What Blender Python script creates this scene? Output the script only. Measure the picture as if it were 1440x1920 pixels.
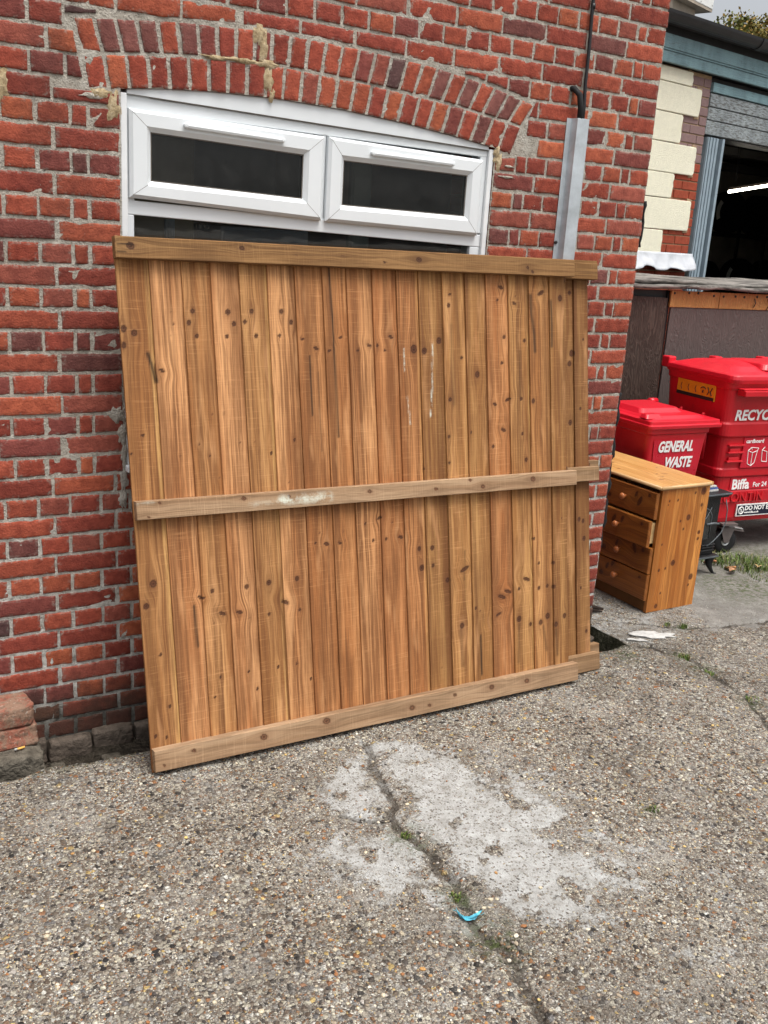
import bpy, bmesh, math, random
import numpy as np
from mathutils import Vector, Matrix
R = math.radians
random.seed(7); rng = np.random.default_rng(7)
scene = bpy.context.scene
for o in list(bpy.data.objects): bpy.data.objects.remove(o)

# ------------------------------------------------------------------ camera, world, sun
cam = bpy.data.cameras.new('camera'); camo = bpy.data.objects.new('camera', cam)
scene.collection.objects.link(camo)
YAW, PITCH, ROLL = 0.542470252, -0.277914758, 0.0634970306
fw = Vector((math.sin(YAW)*math.cos(PITCH), math.cos(YAW)*math.cos(PITCH), math.sin(PITCH)))
r0 = Vector((math.cos(YAW), -math.sin(YAW), 0)); u0 = r0.cross(fw)
rt = math.cos(ROLL)*r0 + math.sin(ROLL)*u0; up = -math.sin(ROLL)*r0 + math.cos(ROLL)*u0
camo.matrix_world = Matrix(((rt.x, up.x, -fw.x, -3.2695), (rt.y, up.y, -fw.y, -3.35886), (rt.z, up.z, -fw.z, 1.81617), (0, 0, 0, 1)))
cam.sensor_fit = 'VERTICAL'; cam.sensor_height = 24.0; cam.lens = 1834.31/1920*24
cam.clip_start = 0.05; cam.clip_end = 500
scene.camera = camo

SUN_EL, SUN_AZ = R(70), R(165)          # azimuth from +Y clockwise: behind the camera
world = bpy.data.worlds.new('World'); scene.world = world; world.use_nodes = True
wn = world.node_tree; wn.nodes.clear()
sky = wn.nodes.new('ShaderNodeTexSky'); sky.sky_type = 'NISHITA'; sky.sun_disc = False
sky.sun_elevation = SUN_EL; sky.sun_rotation = SUN_AZ; sky.air_density = 1.0; sky.dust_density = 7.0; sky.ozone_density = 1.0
hs = wn.nodes.new('ShaderNodeHueSaturation'); hs.inputs['Saturation'].default_value = 0.28
bg = wn.nodes.new('ShaderNodeBackground'); bg.inputs['Strength'].default_value = 0.14
wo = wn.nodes.new('ShaderNodeOutputWorld')
wn.links.new(sky.outputs[0], hs.inputs['Color']); wn.links.new(hs.outputs[0], bg.inputs[0]); wn.links.new(bg.outputs[0], wo.inputs[0])
sun = bpy.data.lights.new('sun', 'SUN'); sun.energy = 1.5; sun.angle = R(35); sun.color = (1.0, 0.95, 0.88)
suno = bpy.data.objects.new('sun', sun); scene.collection.objects.link(suno)
sd = Vector((math.sin(SUN_AZ)*math.cos(SUN_EL), math.cos(SUN_AZ)*math.cos(SUN_EL), math.sin(SUN_EL)))
suno.rotation_euler = sd.to_track_quat('Z', 'Y').to_euler()
vs = scene.view_settings; scene.display_settings.display_device = 'sRGB'
vs.view_transform = 'Standard'; vs.look = 'None'; vs.gamma = 1.0; vs.use_curve_mapping = False; vs.exposure = 0.62

# ------------------------------------------------------------------ helpers
def lin(r, g, b):
    f = lambda c: (c/255/12.92) if c/255 <= 0.04045 else ((c/255+0.055)/1.055)**2.4
    return (f(r), f(g), f(b), 1.0)

def hash3(ix, iy, iz):
    n = (ix*374761393 + iy*668265263 + iz*2147483647*0 + iz*1274126177).astype(np.int64)
    n = (n ^ (n >> 13)) * 1274126177
    n = n & 0xffffffff
    n = (n ^ (n >> 16)) & 0xffff
    return n/65535.0
def vnoise(x, y, z=0.0):
    x = np.asarray(x, float); y = np.asarray(y, float); z = np.broadcast_to(np.asarray(z, float), x.shape)
    fx, fy, fz = np.floor(x), np.floor(y), np.floor(z)
    ix, iy, iz = fx.astype(np.int64), fy.astype(np.int64), fz.astype(np.int64)
    tx, ty, tz = x-fx, y-fy, z-fz
    tx, ty, tz = [t*t*(3-2*t) for t in (tx, ty, tz)]
    r = 0
    for a in (0, 1):
        for b in (0, 1):
            for c in (0, 1):
                w = (tx if a else 1-tx)*(ty if b else 1-ty)*(tz if c else 1-tz)
                r = r + w*hash3(ix+a, iy+b, iz+c)
    return r
def fbm(x, y, z=0.0, o=4):
    s, a, t = 0, 1.0, 0
    for i in range(o):
        s = s + a*vnoise(np.asarray(x)*2**i+i*17.3, np.asarray(y)*2**i+i*5.1, np.asarray(z)*2**i); t += a; a *= .5
    return s/t

def link(o, parent=None):
    scene.collection.objects.link(o)
    if parent is not None: o.parent = parent
    return o
def thing(name, label, cat, loc=(0, 0, 0), rot=(0, 0, 0), group=None):
    o = bpy.data.objects.new(name, None); link(o); o.location = loc; o.rotation_euler = rot
    o['label'] = label; o['category'] = cat
    if group: o['group'] = group
    return o
def tag(o, label, cat, group=None, kind=None):
    if label: o['label'] = label
    if cat: o['category'] = cat
    if group: o['group'] = group
    if kind: o['kind'] = kind
    return o
def mesh_obj(name, verts, faces, material, parent=None, smooth=False, attrs=None, mats=None, midx=None, bevel=0, loc=None, rot=None):
    me = bpy.data.meshes.new(name)
    me.from_pydata([tuple(v) for v in verts], [], [tuple(f) for f in faces]); me.update()
    if mats:
        for m in mats: me.materials.append(m)
        if midx is not None: me.polygons.foreach_set('material_index', np.asarray(midx, np.int32))
    elif material: me.materials.append(material)
    if attrs:
        for k, a in attrs.items():
            a = np.asarray(a, np.float32)
            if a.ndim == 1:
                at = me.attributes.new(k, 'FLOAT', 'POINT'); at.data.foreach_set('value', a)
            elif a.shape[1] == 3:
                at = me.attributes.new(k, 'FLOAT_VECTOR', 'POINT'); at.data.foreach_set('vector', a.ravel())
            else:
                at = me.attributes.new(k, 'FLOAT_COLOR', 'POINT'); at.data.foreach_set('color', a.ravel())
    if smooth: me.polygons.foreach_set('use_smooth', [True]*len(me.polygons))
    o = bpy.data.objects.new(name, me); link(o, parent)
    if loc is not None: o.location = loc
    if rot is not None: o.rotation_euler = rot
    if bevel:
        b = o.modifiers.new('bevel', 'BEVEL'); b.width = bevel; b.segments = 2; b.limit_method = 'ANGLE'; b.angle_limit = R(40)
    return o

class Geo:
    """collects shapes that become ONE mesh object"""
    def __init__(s): s.v = []; s.f = []; s.m = []
    def add(s, verts, faces, m=0):
        b = len(s.v); s.v += [tuple(v) for v in verts]; s.f += [tuple(i+b for i in f) for f in faces]; s.m += [m]*len(faces); return s
    def box(s, x0, x1, y0, y1, z0, z1, m=0, M=None):
        vs_ = [Vector(c) for c in ((x0,y0,z0),(x1,y0,z0),(x1,y1,z0),(x0,y1,z0),(x0,y0,z1),(x1,y0,z1),(x1,y1,z1),(x0,y1,z1))]
        if M: vs_ = [M @ v for v in vs_]
        return s.add(vs_, [(0,3,2,1),(4,5,6,7),(0,1,5,4),(1,2,6,5),(2,3,7,6),(3,0,4,7)], m)
    def loft(s, loops, m=0, cap0=True, cap1=True):
        n = len(loops[0]); vs_ = [v for l in loops for v in l]; fs = []
        for k in range(len(loops)-1):
            for i in range(n):
                j = (i+1) % n; fs.append((k*n+i, k*n+j, (k+1)*n+j, (k+1)*n+i))
        if cap0: fs.append(tuple(range(n-1, -1, -1)))
        if cap1: fs.append(tuple((len(loops)-1)*n+i for i in range(n)))
        return s.add(vs_, fs, m)
    def tube(s, pts, r, n=10, m=0, caps=True):
        pts = [Vector(p) for p in pts]; loops = []; ref = None
        for i, p in enumerate(pts):
            t = ((pts[min(i+1, len(pts)-1)]-pts[max(i-1, 0)])).normalized()
            a = Vector((0, 0, 1)) if abs(t.z) < .9 else Vector((1, 0, 0))
            if ref is None: ref = t.cross(a).normalized()
            else: ref = (ref - t*ref.dot(t)).normalized()
            b = t.cross(ref); rr = r[i] if hasattr(r, '__len__') else r
            loops.append([p + (ref*math.cos(2*math.pi*k/n)+b*math.sin(2*math.pi*k/n))*rr for k in range(n)])
        return s.loft(loops, m, caps, caps)
    def lathe(s, prof, c=(0, 0, 0), axis='z', n=20, m=0):
        c = Vector(c); loops = []
        for r_, h in prof:
            l = []
            for k in range(n):
                a = 2*math.pi*k/n; x, y = r_*math.cos(a), r_*math.sin(a)
                l.append(c + (Vector((x, y, h)) if axis == 'z' else Vector((h, x, y)) if axis == 'x' else Vector((y, h, x))))
            loops.append(l)
        return s.loft(loops, m)
    def prism(s, poly, y0, y1, m=0):       # polygon in x,z pushed along y
        n = len(poly); vs_ = [(x, y0, z) for x, z in poly]+[(x, y1, z) for x, z in poly]
        fs = [tuple(range(n)), tuple(range(2*n-1, n-1, -1))]+[((i+1) % n, i, i+n, (i+1) % n+n) for i in range(n)]
        return s.add(vs_, fs, m)
    def obj(s, name, material=None, parent=None, smooth=False, bevel=0, mats=None, loc=None, rot=None):
        return mesh_obj(name, s.v, s.f, material, parent, smooth, None, mats, s.m if mats else None, bevel, loc, rot)
def fix_normals(o):
    bm = bmesh.new(); bm.from_mesh(o.data); bmesh.ops.recalc_face_normals(bm, faces=bm.faces); bm.to_mesh(o.data); bm.free(); return o
def text_mesh(name, body, size, material, parent, M, bold=0.0, shear=0.0, sx=1.0, extrude=0.0008, align='LEFT'):
    cu = bpy.data.curves.new(name, 'FONT'); cu.body = body; cu.size = size; cu.offset = bold; cu.shear = shear
    cu.extrude = extrude; cu.align_x = align; cu.resolution_u = 3
    t = bpy.data.objects.new('tmp', cu); scene.collection.objects.link(t)
    me = bpy.data.meshes.new_from_object(t.evaluated_get(bpy.context.evaluated_depsgraph_get()))
    bpy.data.objects.remove(t)
    me.transform(M @ Matrix.Diagonal((sx, 1, 1, 1)))
    me.materials.clear(); me.materials.append(material); me.name = name
    o = bpy.data.objects.new(name, me); link(o, parent); return o

def split_loose(o):
    me = o.data; n = len(me.vertices); par = list(range(n))
    def fd(a):
        while par[a] != a: par[a] = par[par[a]]; a = par[a]
        return a
    for e in me.edges:
        a, b = fd(e.vertices[0]), fd(e.vertices[1])
        if a != b: par[b] = a
    groups = {}
    for p in me.polygons: groups.setdefault(fd(p.vertices[0]), []).append(p)
    if len(groups) < 2: return
    items = list(groups.values())
    for k, polys in enumerate(items):
        ids = sorted({v for p in polys for v in p.vertices}); mp = {v: i for i, v in enumerate(ids)}
        m2 = bpy.data.meshes.new(o.name); m2.from_pydata([me.vertices[v].co for v in ids], [], [[mp[v] for v in p.vertices] for p in polys])
        for m_ in me.materials: m2.materials.append(m_)
        m2.polygons.foreach_set('use_smooth', [p.use_smooth for p in polys]); m2.update()
        if k == 0: first = m2; continue
        c = o.copy(); c.data = m2; scene.collection.objects.link(c)
    o.data = first
class Mat:
    def __init__(s, name, rough=0.8, spec=0.3):
        s.m = bpy.data.materials.new(name); s.m.use_nodes = True; s.t = s.m.node_tree
        s.b = s.t.nodes['Principled BSDF']; s.b.inputs['Roughness'].default_value = rough
        s.b.inputs['Specular IOR Level'].default_value = spec
    def n(s, typ, **kw):
        nd = s.t.nodes.new('ShaderNode'+typ)
        for k, v in kw.items(): setattr(nd, k, v)
        return nd
    def l(s, a, b): s.t.links.new(a, b); return s
    def put(s, sock, v):
        if isinstance(v, bpy.types.NodeSocket): s.t.links.new(v, sock)
        elif v is not None:
            if hasattr(v, '__len__') and len(v) == 3 and sock.type == 'RGBA': v = (*v, 1)
            sock.default_value = v
    def coord(s, kind='Object'): return s.n('TexCoord').outputs[kind]
    def attr(s, name, out='Fac'): nd = s.n('Attribute'); nd.attribute_name = name; return nd.outputs[out]
    def mapping(s, v, scale=(1, 1, 1), loc=(0, 0, 0), rot=(0, 0, 0)):
        nd = s.n('Mapping'); s.put(nd.inputs[0], v); nd.inputs['Scale'].default_value = scale; nd.inputs['Location'].default_value = loc
        nd.inputs['Rotation'].default_value = rot; return nd.outputs[0]
    def noise(s, v, scale=5, detail=4, rough=.55, dist=0, out=0):
        nd = s.n('TexNoise'); s.put(nd.inputs['Vector'], v); nd.inputs['Scale'].default_value = scale; nd.inputs['Detail'].default_value = detail
        nd.inputs['Roughness'].default_value = rough; nd.inputs['Distortion'].default_value = dist; return nd.outputs[out]
    def voro(s, v, scale=5, feature='F1', rand=1.0, dim='3D'):
        nd = s.n('TexVoronoi', feature=feature, voronoi_dimensions=dim); s.put(nd.inputs['Vector'], v); nd.inputs['Scale'].default_value = scale
        nd.inputs['Randomness'].default_value = rand; return nd
    def ramp(s, f, stops, interp='LINEAR'):
        nd = s.n('ValToRGB'); cr = nd.color_ramp; cr.interpolation = interp
        c4 = lambda c: (c, c, c, 1) if not hasattr(c, '__len__') else (tuple(c)+(1,))[:4]
        cr.elements.remove(cr.elements[1]); cr.elements[0].position = stops[0][0]; cr.elements[0].color = c4(stops[0][1])
        for p, c in stops[1:]: cr.elements.new(p).color = c4(c)
        s.put(nd.inputs[0], f); return nd.outputs[0]
    def mix(s, f, a, b, mode='MIX'):
        nd = s.n('Mix', data_type='RGBA', blend_type=mode); s.put(nd.inputs[0], f); s.put(nd.inputs[6], a); s.put(nd.inputs[7], b); return nd.outputs[2]
    def math(s, op, a, b=None, c=None, clamp=False):
        nd = s.n('Math', operation=op, use_clamp=clamp); s.put(nd.inputs[0], a); s.put(nd.inputs[1], b)
        if c is not None: s.put(nd.inputs[2], c)
        return nd.outputs[0]
    def sep(s, v): nd = s.n('SeparateXYZ'); s.put(nd.inputs[0], v); return nd.outputs
    def comb(s, x, y, z): nd = s.n('CombineXYZ'); s.put(nd.inputs[0], x); s.put(nd.inputs[1], y); s.put(nd.inputs[2], z); return nd.outputs[0]
    def bump(s, h, dist=.01, strength=1.0):
        nd = s.n('Bump'); s.put(nd.inputs['Height'], h); nd.inputs['Distance'].default_value = dist; nd.inputs['Strength'].default_value = strength
        s.l(nd.outputs[0], s.b.inputs['Normal']); return nd
    def base(s, c): s.put(s.b.inputs['Base Color'], c); return s
    def rough(s, r): s.put(s.b.inputs['Roughness'], r); return s

# ------------------------------------------------------------------ materials
def m_plain(name, col, rough=.6, spec=.3, var=.12, scale=12, bump=0, bscale=60, metal=0):
    m = Mat(name, rough, spec); co = m.coord()
    n1 = m.noise(co, scale, 5); n2 = m.noise(co, scale*9, 3)
    c = m.mix(m.ramp(n1, [(.3, 0), (.7, 1)]), tuple(x*(1-var) for x in col[:3]), tuple(min(1, x*(1+var)) for x in col[:3]))
    c = m.mix(m.math('MULTIPLY', n2, var), c, tuple(x*.55 for x in col[:3]))
    m.base(c); m.b.inputs['Metallic'].default_value = metal
    m.rough(m.math('ADD', m.math('MULTIPLY', n2, .2), rough-.1))
    if bump: m.bump(m.noise(co, bscale, 4), bump)
    return m.m

def m_brick():
    m = Mat('brick_clay', .88, .2); co = m.coord()
    bc = m.attr('bcol', 'Color')
    n1 = m.noise(co, 28, 6, .65); n2 = m.noise(co, 140, 4, .6); n3 = m.noise(co, 7, 4)
    c = m.mix(m.ramp(n1, [(.32, 0), (.7, 1)]), m.mix(1.0, bc, (.62, .56, .58, 1), 'MULTIPLY'), m.mix(1.0, bc, (1.16, 1.2, 1.15, 1), 'MULTIPLY'))
    c = m.mix(m.ramp(n2, [(.62, 0), (.74, .5)]), c, (.05, .028, .022))
    # pale mineral bloom and mortar smears at brick edges
    fl = m.math('MULTIPLY', m.ramp(m.noise(co, 75, 5, .7), [(.64, 0), (.72, 1)]), m.ramp(m.noise(co, 3.1, 3), [(.5, 0), (.66, .55)]))
    c = m.mix(fl, c, (.46, .38, .33))
    rim = m.attr('rim')
    sm = m.math('MULTIPLY', m.ramp(rim, [(.35, 0), (1, 1)]), m.ramp(m.noise(co, 60, 4, .7), [(.5, 0), (.62, .75)]))
    c = m.mix(sm, c, (.30, .27, .23))
    dk = m.ramp(m.noise(m.mapping(co, (1, 1, .35)), 2.2, 5, .6), [(.55, 0), (.75, .4)])
    c = m.mix(dk, c, (.05, .03, .026))
    # damp, grimy courses above the trench
    z = m.sep(co)[2]
    dmp = m.math('MULTIPLY', m.math('SUBTRACT', .34, m.math('ADD', z, m.math('MULTIPLY', n3, .28))), 6, clamp=True)
    c = m.mix(m.math('MULTIPLY', dmp, .8), c, (.038, .032, .025))
    m.base(c)
    m.bump(m.math('ADD', m.math('MULTIPLY', n2, .5), m.math('MULTIPLY', m.noise(co, 70, 6, .75), .9)), .0042, .9)
    return m.m
def m_mortar():
    m = Mat('mortar', .95, .15); co = m.coord()
    n1 = m.noise(co, 30, 6, .65); n2 = m.noise(co, 170, 3); n3 = m.noise(co, 5, 4)
    c = m.ramp(n1, [(.3, (.25, .23, .195)), (.5, (.375, .35, .305)), (.72, (.49, .47, .425))])
    c = m.mix(m.ramp(n3, [(.42, 0), (.62, .6)]), c, (.40, .36, .30))
    c = m.mix(m.ramp(n2, [(.58, 0), (.72, .6)]), c, (.12, .11, .095))
    c = m.mix(m.ramp(m.noise(co, 55, 4, .7), [(.6, 0), (.72, .8)]), c, (.085, .08, .072))
    z = m.sep(co)[2]
    gr = m.math('MULTIPLY', m.math('SUBTRACT', 1.05, z), 1.2, clamp=True)       # paler, bluish repointing low down
    c = m.mix(m.math('MULTIPLY', gr, .5), c, m.mix(m.ramp(n1, [(.36, 0), (.52, 1)]), (.15, .15, .145), (.58, .58, .56)))
    dmp = m.math('MULTIPLY', m.math('SUBTRACT', .30, m.math('ADD', z, m.math('MULTIPLY', n3, .28))), 6, clamp=True)
    c = m.mix(m.math('MULTIPLY', dmp, .85), c, (.035, .033, .025))
    m.base(c); m.bump(m.math('ADD', n1, m.math('MULTIPLY', n2, .6)), .01, 1)
    return m.m
def m_tan_mortar():
    m = Mat('tan_mortar', .95, .1); co = m.coord(); n = m.noise(co, 40, 6, .7)
    m.base(m.ramp(n, [(.3, (.20, .14, .075)), (.5, (.42, .33, .2)), (.7, (.56, .47, .33))])); m.bump(n, .012, 1); return m.m

def m_wood(name, early, late, dark, knotc, stripe=1.0, rough=.72, saw=.25, tints=None, spec=.25, streak=.5):
    """timber: attribute gc = (across+warp, along, seed), knot, chk (drying crack), tint"""
    m = Mat(name, rough, spec); g = m.sep(m.attr('gc', 'Vector')); a, lv, sd = g[0], g[1], g[2]
    tint = m.attr('tint')
    fine = m.noise(m.comb(m.math('MULTIPLY', a, 190), m.math('MULTIPLY', lv, 5), sd), 1, 4, .6)
    mid = m.noise(m.comb(m.math('MULTIPLY', a, 92), m.math('MULTIPLY', lv, .9), sd), 1, 4, .7, .1)
    broad = m.noise(m.comb(m.math('MULTIPLY', a, 26), m.math('MULTIPLY', lv, 1.1), m.math('ADD', sd, 7)), 1, 4, .6)
    blot = m.noise(m.comb(m.math('MULTIPLY', a, 9), m.math('MULTIPLY', lv, 2.6), m.math('ADD', sd, 3)), 1, 5, .6)
    c = m.mix(m.ramp(broad, [(.36, 0), (.62, 1)]), early, late)
    c = m.mix(m.math('MULTIPLY', m.math('MULTIPLY', m.attr('heart'), -1), .8, clamp=True), c, tuple(min(1, x*y) for x, y in zip(early[:3], (1.28, 1.42, 1.35))))
    c = m.mix(m.math('MULTIPLY', m.attr('heart'), .8, clamp=True), c, tuple(x*.78 for x in late[:3]) if False else tuple(x*.55 for x in late[:3]))
    if tints: c = m.mix(1.0, c, m.ramp(tint, tints), 'MULTIPLY')
    smod = m.ramp(m.noise(m.comb(m.math('MULTIPLY', a, 16), m.math('MULTIPLY', lv, .5), m.math('ADD', sd, 11)), 1, 3), [(.36, .12), (.58, 1)])
    c = m.mix(m.math('MULTIPLY', m.math('MULTIPLY', smod, m.ramp(mid, [(.47, 0), (.57, 1)])), .76*stripe), c, dark)
    c = m.mix(m.math('MULTIPLY', m.ramp(fine, [(.49, 0), (.59, 1)]), .50*stripe), c, dark)
    c = m.mix(m.ramp(blot, [(.50, 0), (.72, streak)]), c, dark)
    c = m.mix(m.ramp(m.noise(m.comb(m.math('MULTIPLY', a, 20), m.math('MULTIPLY', lv, 3), m.math('ADD', sd, 23)), 1, 3), [(.56, 0), (.72, .4)]), c, tuple(min(1, x*1.25) for x in early[:3]))
    sw = m.noise(m.comb(m.math('MULTIPLY', a, 9), m.math('MULTIPLY', lv, 210), sd), 1, 2, .5)
    c = m.mix(m.math('MULTIPLY', m.math('MULTIPLY', m.ramp(sw, [(.56, 0), (.7, 1)]), saw), m.ramp(blot, [(.35, 1), (.55, .15)])), c, tuple(min(1, x*1.5) for x in early[:3]))
    kn0 = m.attr('knot')
    kn = m.math('MULTIPLY', kn0, m.math('MULTIPLY_ADD', m.noise(m.comb(m.math('MULTIPLY', a, 130), m.math('MULTIPLY', lv, 130), sd), 1, 3, .6), 1.3, .38))
    ring = m.math('SINE', m.math('MULTIPLY', kn, 15))
    kc = m.mix(m.math('MULTIPLY_ADD', ring, .5, .5), knotc, tuple(x*2.6 for x in knotc[:3]))
    c = m.mix(m.ramp(kn, [(.0, 0), (.12, .45), (.24, .85), (.5, .92), (1, 1)]), c, kc)
    chk = m.attr('chk')
    c = m.mix(m.math('MAXIMUM', chk, 0), c, (.012, .008, .006))
    pale = m.math('MULTIPLY', m.math('MAXIMUM', m.math('MULTIPLY', chk, -1), 0), m.ramp(m.noise(m.comb(m.math('MULTIPLY', a, 30), m.math('MULTIPLY', lv, 22), 3.0), 1, 6, .75), [(.42, 0), (.60, 1)]))
    c = m.mix(pale, c, (.60, .64, .55))
    m.base(c)
    h = m.math('ADD', m.math('MULTIPLY', fine, .5), m.math('ADD', m.math('MULTIPLY', sw, .35), m.math('MULTIPLY', kn, -.5)))
    m.bump(h, .0028, .8)
    return m.m

M_BRICK, M_MORTAR, M_TANM = m_brick(), m_mortar(), m_tan_mortar()
M_FENCE = m_wood('fence_timber', (.565, .305, .138), (.355, .158, .061), (.135, .052, .018), (.032, .011, .005), 1.0, .75, .2,
    tints=[(0, (.74, .72, .60)), (.12, (.90, .86, .76)), (.25, (1.14, 1.10, 1.08)), (.40, (.84, .74, .64)), (.55, (.94, .80, .69)), (.70, (.86, .85, .70)), (.82, (.70, .69, .55)), (1, (.46, .43, .34))])
M_RAIL = m_wood('rail_timber', (.39, .262, .158), (.295, .18, .10), (.12, .068, .035), (.06, .026, .013), .75, .85, .3, tints=[(0, (1, 1, 1)), (.5, (1, 1, 1)), (1, (.74, .70, .62))])
M_RAILB = m_wood('weathered_rail_timber', (.31, .175, .072), (.22, .115, .045), (.085, .039, .015), (.035, .015, .008), .8, .85, .25, tints=[(0, (1, 1, 1)), (.5, (1, 1, 1)), (1, (.78, .74, .66))])
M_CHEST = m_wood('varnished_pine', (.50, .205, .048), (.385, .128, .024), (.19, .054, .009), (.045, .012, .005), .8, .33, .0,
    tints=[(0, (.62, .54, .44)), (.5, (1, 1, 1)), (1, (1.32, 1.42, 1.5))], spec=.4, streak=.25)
M_CHESTF = m_wood('shaded_pine_front', (.31, .115, .023), (.22, .068, .012), (.10, .028, .006), (.03, .009, .004), .8, .33, .0, spec=.4, streak=.3)  # same pine made darker: shade on the drawer fronts put into the colour
M_CHESTT = m_wood('lit_pine_top', (.62, .37, .145), (.50, .26, .08), (.30, .12, .03), (.10, .035, .012), .7, .3, .0, spec=.4, streak=.15)  # same pine made paler: light on the top put into the colour
M_RAWPINE = m_plain('raw_pine', (.62, .42, .2), .6, .2, .15, 20)
M_PVC = m_plain('white_pvc', (.68, .715, .735), .35, .4, .035, 4)
M_PVCT = m_plain('white_trim', (.70, .72, .73), .55, .3, .08, 9)
M_GASKET = m_plain('rubber_gasket', (.12, .105, .09), .7)
M_GALV = m_plain('galvanised_steel', (.50, .55, .585), .42, .5, .22, 14, metal=.35)
M_BLACK = m_plain('black_plastic', (.014, .014, .016), .45, .4, .3)
M_RUBBER = m_plain('black_rubber', (.016, .016, .017), .75, .25, .3)
M_IRON = m_plain('black_cast_iron', (.012, .0125, .0135), .5, .4, .35, 18, .003, 120)
M_IRONE = m_plain('worn_iron_edge', (.09, .105, .115), .45, .5, .3, 18)
M_STEEL = m_plain('zinc_steel', (.55, .56, .55), .35, .5, .2, 20, metal=.7)
def m_redplastic():
    m = Mat('red_plastic', .38, .45); co = m.coord()
    n1 = m.noise(co, 4, 5); n2 = m.noise(co, 60, 4, .7); n3 = m.noise(m.mapping(co, (14, 14, 2.5)), 3, 5, .7)
    c = m.mix(m.ramp(n1, [(.3, 0), (.7, 1)]), (.44, .004, .012), (.58, .010, .020))
    c = m.mix(m.ramp(n3, [(.56, 0), (.74, .35)]), c, (.15, .006, .008))
    c = m.mix(m.ramp(n2, [(.66, 0), (.76, .3)]), c, (.66, .30, .27))
    m.base(c); m.rough(m.ramp(n2, [(.3, .3), (.7, .52)])); m.bump(n1, .004, .4); return m.m
M_RED = m_redplastic()
M_REDLID = m_plain('glossy_red_lid', (.56, .008, .022), .36, .5, .1, 6)
M_REDSTICK = m_plain('red_sticker', (.52, .012, .03), .3, .4, .08, 8)
M_WHITEINK = m_plain('white_lettering', (.82, .82, .80), .5, .3, .04)
M_REDTRIM = m_plain('embossed_red', (.55, .012, .02), .35, .5, .05)
M_YELLOW = m_plain('yellow_sticker', (.62, .30, .015), .5, .3, .12, 20)
M_DARKINK = m_plain('dark_ink', (.02, .018, .016), .5, .3, .1)
M_NAVY = m_plain('navy_sticker', (.010, .012, .03), .4, .3, .1)
M_TEAL = None
def m_weather(name, paint, wood, amt, scale=9):
    m = Mat(name, .8, .2); co = m.coord()
    n = m.noise(m.mapping(co, (1.2, 1, 6)), scale, 6, .7); g = m.noise(m.mapping(co, (2, 1, 60)), 3, 4); d = m.noise(m.mapping(co, (3, 3, 1)), 2, 5)
    c = m.mix(m.ramp(n, [(amt-.1, 1), (amt+.08, 0)]), paint, m.mix(m.ramp(g, [(.35, 0), (.65, 1)]), wood, tuple(x*.35 for x in wood)))
    c = m.mix(m.ramp(d, [(.45, 0), (.75, .6)]), c, tuple(x*.3 for x in paint))
    m.base(c); m.bump(m.math('ADD', n, g), .006, .8); return m.m
M_TEAL = m_weather('weathered_teal_paint', (.20, .315, .345), (.14, .15, .145), .34)
M_GREYBOARD = m_weather('flaking_grey_boards', (.34, .385, .40), (.16, .155, .145), .48, 15)
M_ROOFB = m_weather('weathered_roof_board', (.24, .225, .205), (.05, .046, .042), .47, 5)
def m_ply(name, a, b, s):
    m = Mat(name, .6, .3); co = m.coord()
    n = m.noise(m.mapping(co, (6, 6, 1.1)), 2.6, 3, .5, 1.2); w = m.math('SINE', m.math('MULTIPLY', n, 70)); x = m.noise(m.mapping(co, (60, 60, 3)), 2, 4)
    sc = m.ramp(m.noise(m.mapping(co, (4, 4, 1)), 8, 5, .8), [(.63, 0), (.70, .6)])
    c = m.mix(m.math('MULTIPLY', m.ramp(w, [(.2, 0), (.8, 1)]), s), a, b); c = m.mix(m.ramp(x, [(.45, 0), (.7, .4)]), c, tuple(v*.5 for v in a))
    c = m.mix(sc, c, tuple(min(1, v*2.6) for v in b)); m.base(c); m.bump(w, .003, .4); return m.m
M_PLYA = m_ply('dark_plywood', (.045, .028, .022), (.085, .058, .046), .8)
M_PLYB = m_ply('film_faced_plywood', (.105, .082, .076), (.135, .108, .10), .15)
M_STRIP = m_ply('raw_ply_strip', (.40, .19, .06), (.46, .25, .09), .25)
M_CREAM = m_plain('cream_masonry_paint', (.92, .90, .72), .9, .15, .04, 30, .012, 190)
M_SANDM = m_plain('sand_pointing', (.40, .29, .18), .95, .1, .2, 40, .006, 150)
M_GBRICK = m_plain('smooth_red_brick', (.30, .062, .032), .85, .2, .22, 30, .003, 120)
M_MAUVE = m_plain('mauve_painted_brick', (.235, .155, .15), .8, .2, .12, 30, .003, 120)
M_SHUTTER = m_plain('grey_blue_steel', (.26, .335, .385), .4, .45, .1, 12)
M_ROOM = m_plain('garage_inside', (.45, .42, .36), .9, .1, .2, 3)
M_DIM = m_plain('dark_interior', (.055, .052, .05), .9, .1, .2, 3)
M_TYRE = m_plain('tyre_rubber', (.010, .010, .011), .85, .1, .3)
M_TYREL = m_plain('paper_label', (.5, .52, .5), .7)
M_MEMB = m_plain('white_membrane', (.50, .525, .56), .45, .35, .10, 12, .004, 25)
M_WHITEMET = m_plain('white_metal', (.72, .73, .71), .5, .3, .08, 6)
M_BEIGEMET = m_plain('beige_metal', (.36, .31, .25), .7, .2, .25, 6)  # brownish beige for the unit's bottom, plinth, lower slab and lamp housing
M_PAPER = m_plain('white_paper', (.44, .435, .415), .9, .1, .2, 45, .003, 60)
M_BLUE = m_plain('blue_plastic', (.07, .37, .50), .4, .4, .2, 40)
M_LEAF = None
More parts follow.
